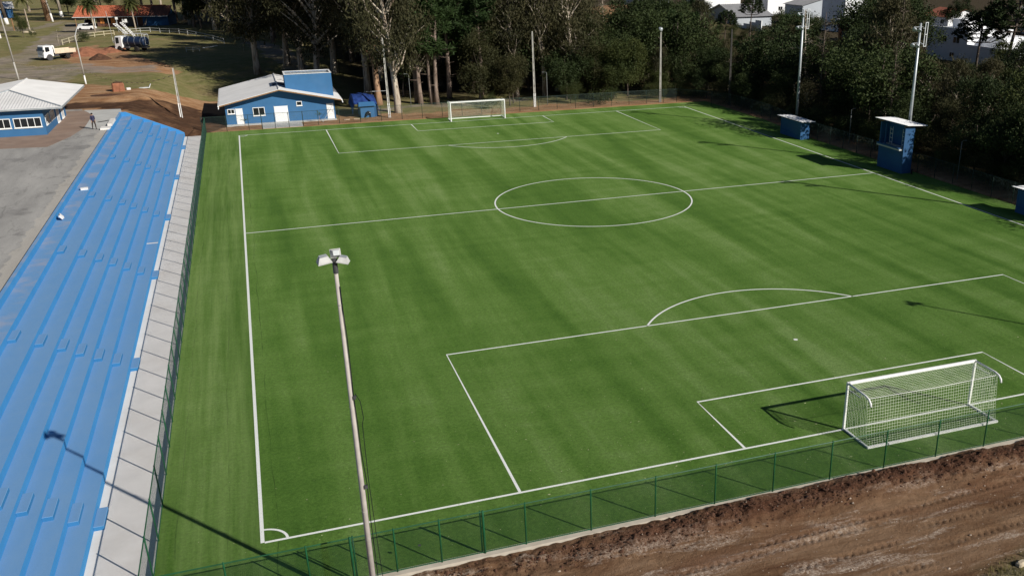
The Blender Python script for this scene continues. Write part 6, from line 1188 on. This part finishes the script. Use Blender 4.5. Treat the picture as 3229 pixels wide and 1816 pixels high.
# park at the far left
def trunk_tree(label, x, y, h, r0, bm, white=True, crown='euc0', lean=0.0):
    z = gz(x, y); t = thing('park_tree', label, 'tree', (x, y, z)); 
    if white: MB().tube([(0, 0, -0.3), (lean*0.1, 0, 1.6)], [r0*1.15, r0], 10).build('whitewashed_foot', M['wt'], t, True)
    MB().tube([(lean*0.1, 0, 1.602 if white else -0.3), (lean*0.5, 0, h*0.4), (lean, 0, h*0.8)], [r0*0.99, r0*0.8, r0*0.4], 10).build('trunk', M[bm], t, True)
    tm, cm, H = PROTO[crown]; q = link(bpy.data.objects.new('crown', cm), t); q.scale = (h/H,)*3; q.location = (lean*0.6, 0, h*0.12)
trunk_tree('thick brown trunk behind the gravel road at far left', -47.6, 283.7, 30, 0.75, 'b_red', False, 'euc1', -1.5); trunk_tree('tree with whitewashed foot left of the barn', -46.4, 298.4, 24, 0.42, 'b_euc', True, 'euc0', -1.0)
trunk_tree('dark trunk with whitewashed foot near the left edge', -55.7, 271.7, 26, 0.45, 'b_dark', True, 'euc3', -1.6); trunk_tree('whitewashed trunk cut by the left edge of the photo', -48.9, 224.1, 24, 0.4, 'b_dark', True, 'euc2', -1.5)
wood_pole('white painted post against the thick brown trunk', -46.0, 279.0, 12, (-1.2, 0), None, 'wt', 0.25)
t = thing('short_post', 'short dark post on the grass near the left edge', 'post', (-50.1, 248.3, gz(-50.1, 248.3))); MB().tube([(0, 0, -0.2), (-0.1, 0, 2.8)], 0.16, 7).build('post', M['wood'], t)
def palm(label, x, y, h, fl, n=52):
    z = gz(x, y); t = thing('palm_tree', label, 'palm', (x, y, z)); top = Vector((-0.25, 0, h))
    MB().tube([(0, 0, -0.3), (-0.05, 0, h*0.35), (-0.15, 0, h*0.7), top], [0.22, 0.16, 0.15, 0.18], 9).build('trunk', M['b_euc'], t, True)
    V = []; F = []
    for k in range(n):
        a = k*2.39996; e0 = 1.35-1.7*(k/n); d = Vector((math.cos(a), math.sin(a), 0)); L = fl*random.uniform(0.85, 1.1); pts = []
        p = top.copy(); e = e0
        for j in range(7): pts.append(p.copy()); p = p+(d*math.cos(e)+Vector((0, 0, math.sin(e))))*L/6; e -= 0.30
        s = Vector((-d.y, d.x, 0))
        for j in range(1, 7):
            for sd in (-1, 1):
                for m in range(3):
                    q = pts[j-1].lerp(pts[j], m/3); ln = 0.55*fl/3*(1.2-j/7); tip = q+s*sd*ln+(pts[j]-pts[j-1]).normalized()*ln*0.5+Vector((0, 0, -0.35*ln)); wv = (pts[j]-pts[j-1]).normalized()*0.09; b = len(V)
                    V += [q-wv, q+wv, tip]; F.append((b, b+1, b+2))
    me = bpy.data.meshes.new('fronds'); me.from_pydata([tuple(v) for v in V], [], F); me.materials.append(M['l_palm']); link(bpy.data.objects.new('fronds', me), t)
palm('palm in front of the barn beside the white car', -30.2, 230.1, 6.2, 3.3); palm('palm before the dark end of the barn', -21.6, 232.3, 6.0, 2.9); palm('palm on the grass left of the gravel road', -44.2, 233.4, 7.6, 2.9, 26)
place('broad2', -44.3, 224.9, 5.2, 'thin young tree in front of the left palm', None, 0.2, 0.6); place('shrub0', -29.8, 206.5, 2.4, 'round green bush behind the cream rail fence', None, 0.0, 1.1)
place('bare1', -33.6, 199.0, 3.2, 'leafless twiggy bush at the end of the cream rail fence', None, 0.0, 0.9); place('bare1', -34.8, 290.0, 11, 'leafless white tree behind the left end of the barn', None, 0.6, 1.2)
for i, (x, y, h) in enumerate(((134, 92, 8), (142, 110, 9), (150, 96, 10), (158, 122, 9), (146, 128, 8), (166, 108, 11), (176, 126, 10), (152, 150, 8), (188, 140, 10), (184, 112, 12), (160, 182, 8), (150, 205, 7), (172, 196, 9), (140, 222, 7), (168, 226, 9), (196, 166, 10), (120, 246, 7), (112, 262, 7), (140, 262, 8), (160, 256, 9))):
    k = ('broad0', 'arau0', 'broad4', 'broad1')[i % 4]; place(k, x, y, h, ('round dark tree', 'araucaria', 'dense dark tree', 'deep green tree')[i % 4]+' among the houses at the top '+('right' if y < 150 else 'middle'), 'trees among the houses, %s %s' % (k, 'right' if y < 150 else 'middle'))
for i in range(34):
    y = 20+2.35*i; x = np.interp(y, [20, 66, 80, 100], [68.3, 68.6, 69.6, 69.3])+1.6*math.sin(i*2.3)+0.6; k = 'shrub%d' % (i*7 % 3)
    lab = TONE[k]+' shrub at the wood edge '+('behind the last dugout' if y < 36 else 'beside the booth' if y < 52 else 'between booth and lone dugout' if y < 64 else 'beside the lone dugout' if y < 76 else 'towards the far right corner'); place(k, x, y, 2.4+1.3*abs(math.sin(i*1.3)), lab, lab, None, 1.1)
for i, (x, y, h) in enumerate(((64.5, 103.5, 3.2), (67.5, 101.0, 4.5), (69.5, 98.0, 5.5), (62.0, 106.5, 5.0), (66.0, 107.5, 6.5), (70.5, 104.5, 7.0), (60.5, 103.2, 2.6))):
    k = ('shrub0', 'broad1', 'broad4', 'broad2', 'broad0', 'broad4', 'shrub1')[i]; place(k, x, y, h, ('low dark shrub', 'small deep green tree', 'dense dark tree', 'yellowish green tree', 'dark green tree', 'taller dense dark tree', 'yellowish low shrub')[i]+' closing the far right corner of the fence', None, None, 1.15)
BG = [(-120+7.5*i+2*math.sin(i*3.1), 322+14*math.sin(i*1.7)+(8 if i % 2 else 0)) for i in range(15)]
for i, (x, y) in enumerate(BG): place(('broad0', 'broad3', 'shrub0', 'euc0', 'broad4')[i % 5], x, y, (9, 8, 5, 18, 10)[i % 5], ('bushy tree', 'brownish tree', 'round bush', 'tall eucalyptus', 'dark bushy tree')[i % 5]+' along the far left background of the park', 'background trees of the park at far left, kind %d' % (i % 5))
for i, (x, y, h, k) in enumerate(((-34, 276, 17, 'broad4'), (-27, 279, 22, 'pine0'), (-20, 272, 24, 'pine1'), (-14, 264, 25, 'pine2'), (-12, 282, 26, 'pine0'), (-5, 270, 26, 'euc2'), (-24, 290, 24, 'pine2'), (2, 282, 26, 'pine1'))):
    place(k, x, y, h, ('pine' if k[0] == 'p' else 'eucalyptus' if k[0] == 'e' else 'dark bushy tree')+' directly behind the barn', 'trees behind the barn, '+k[:4])
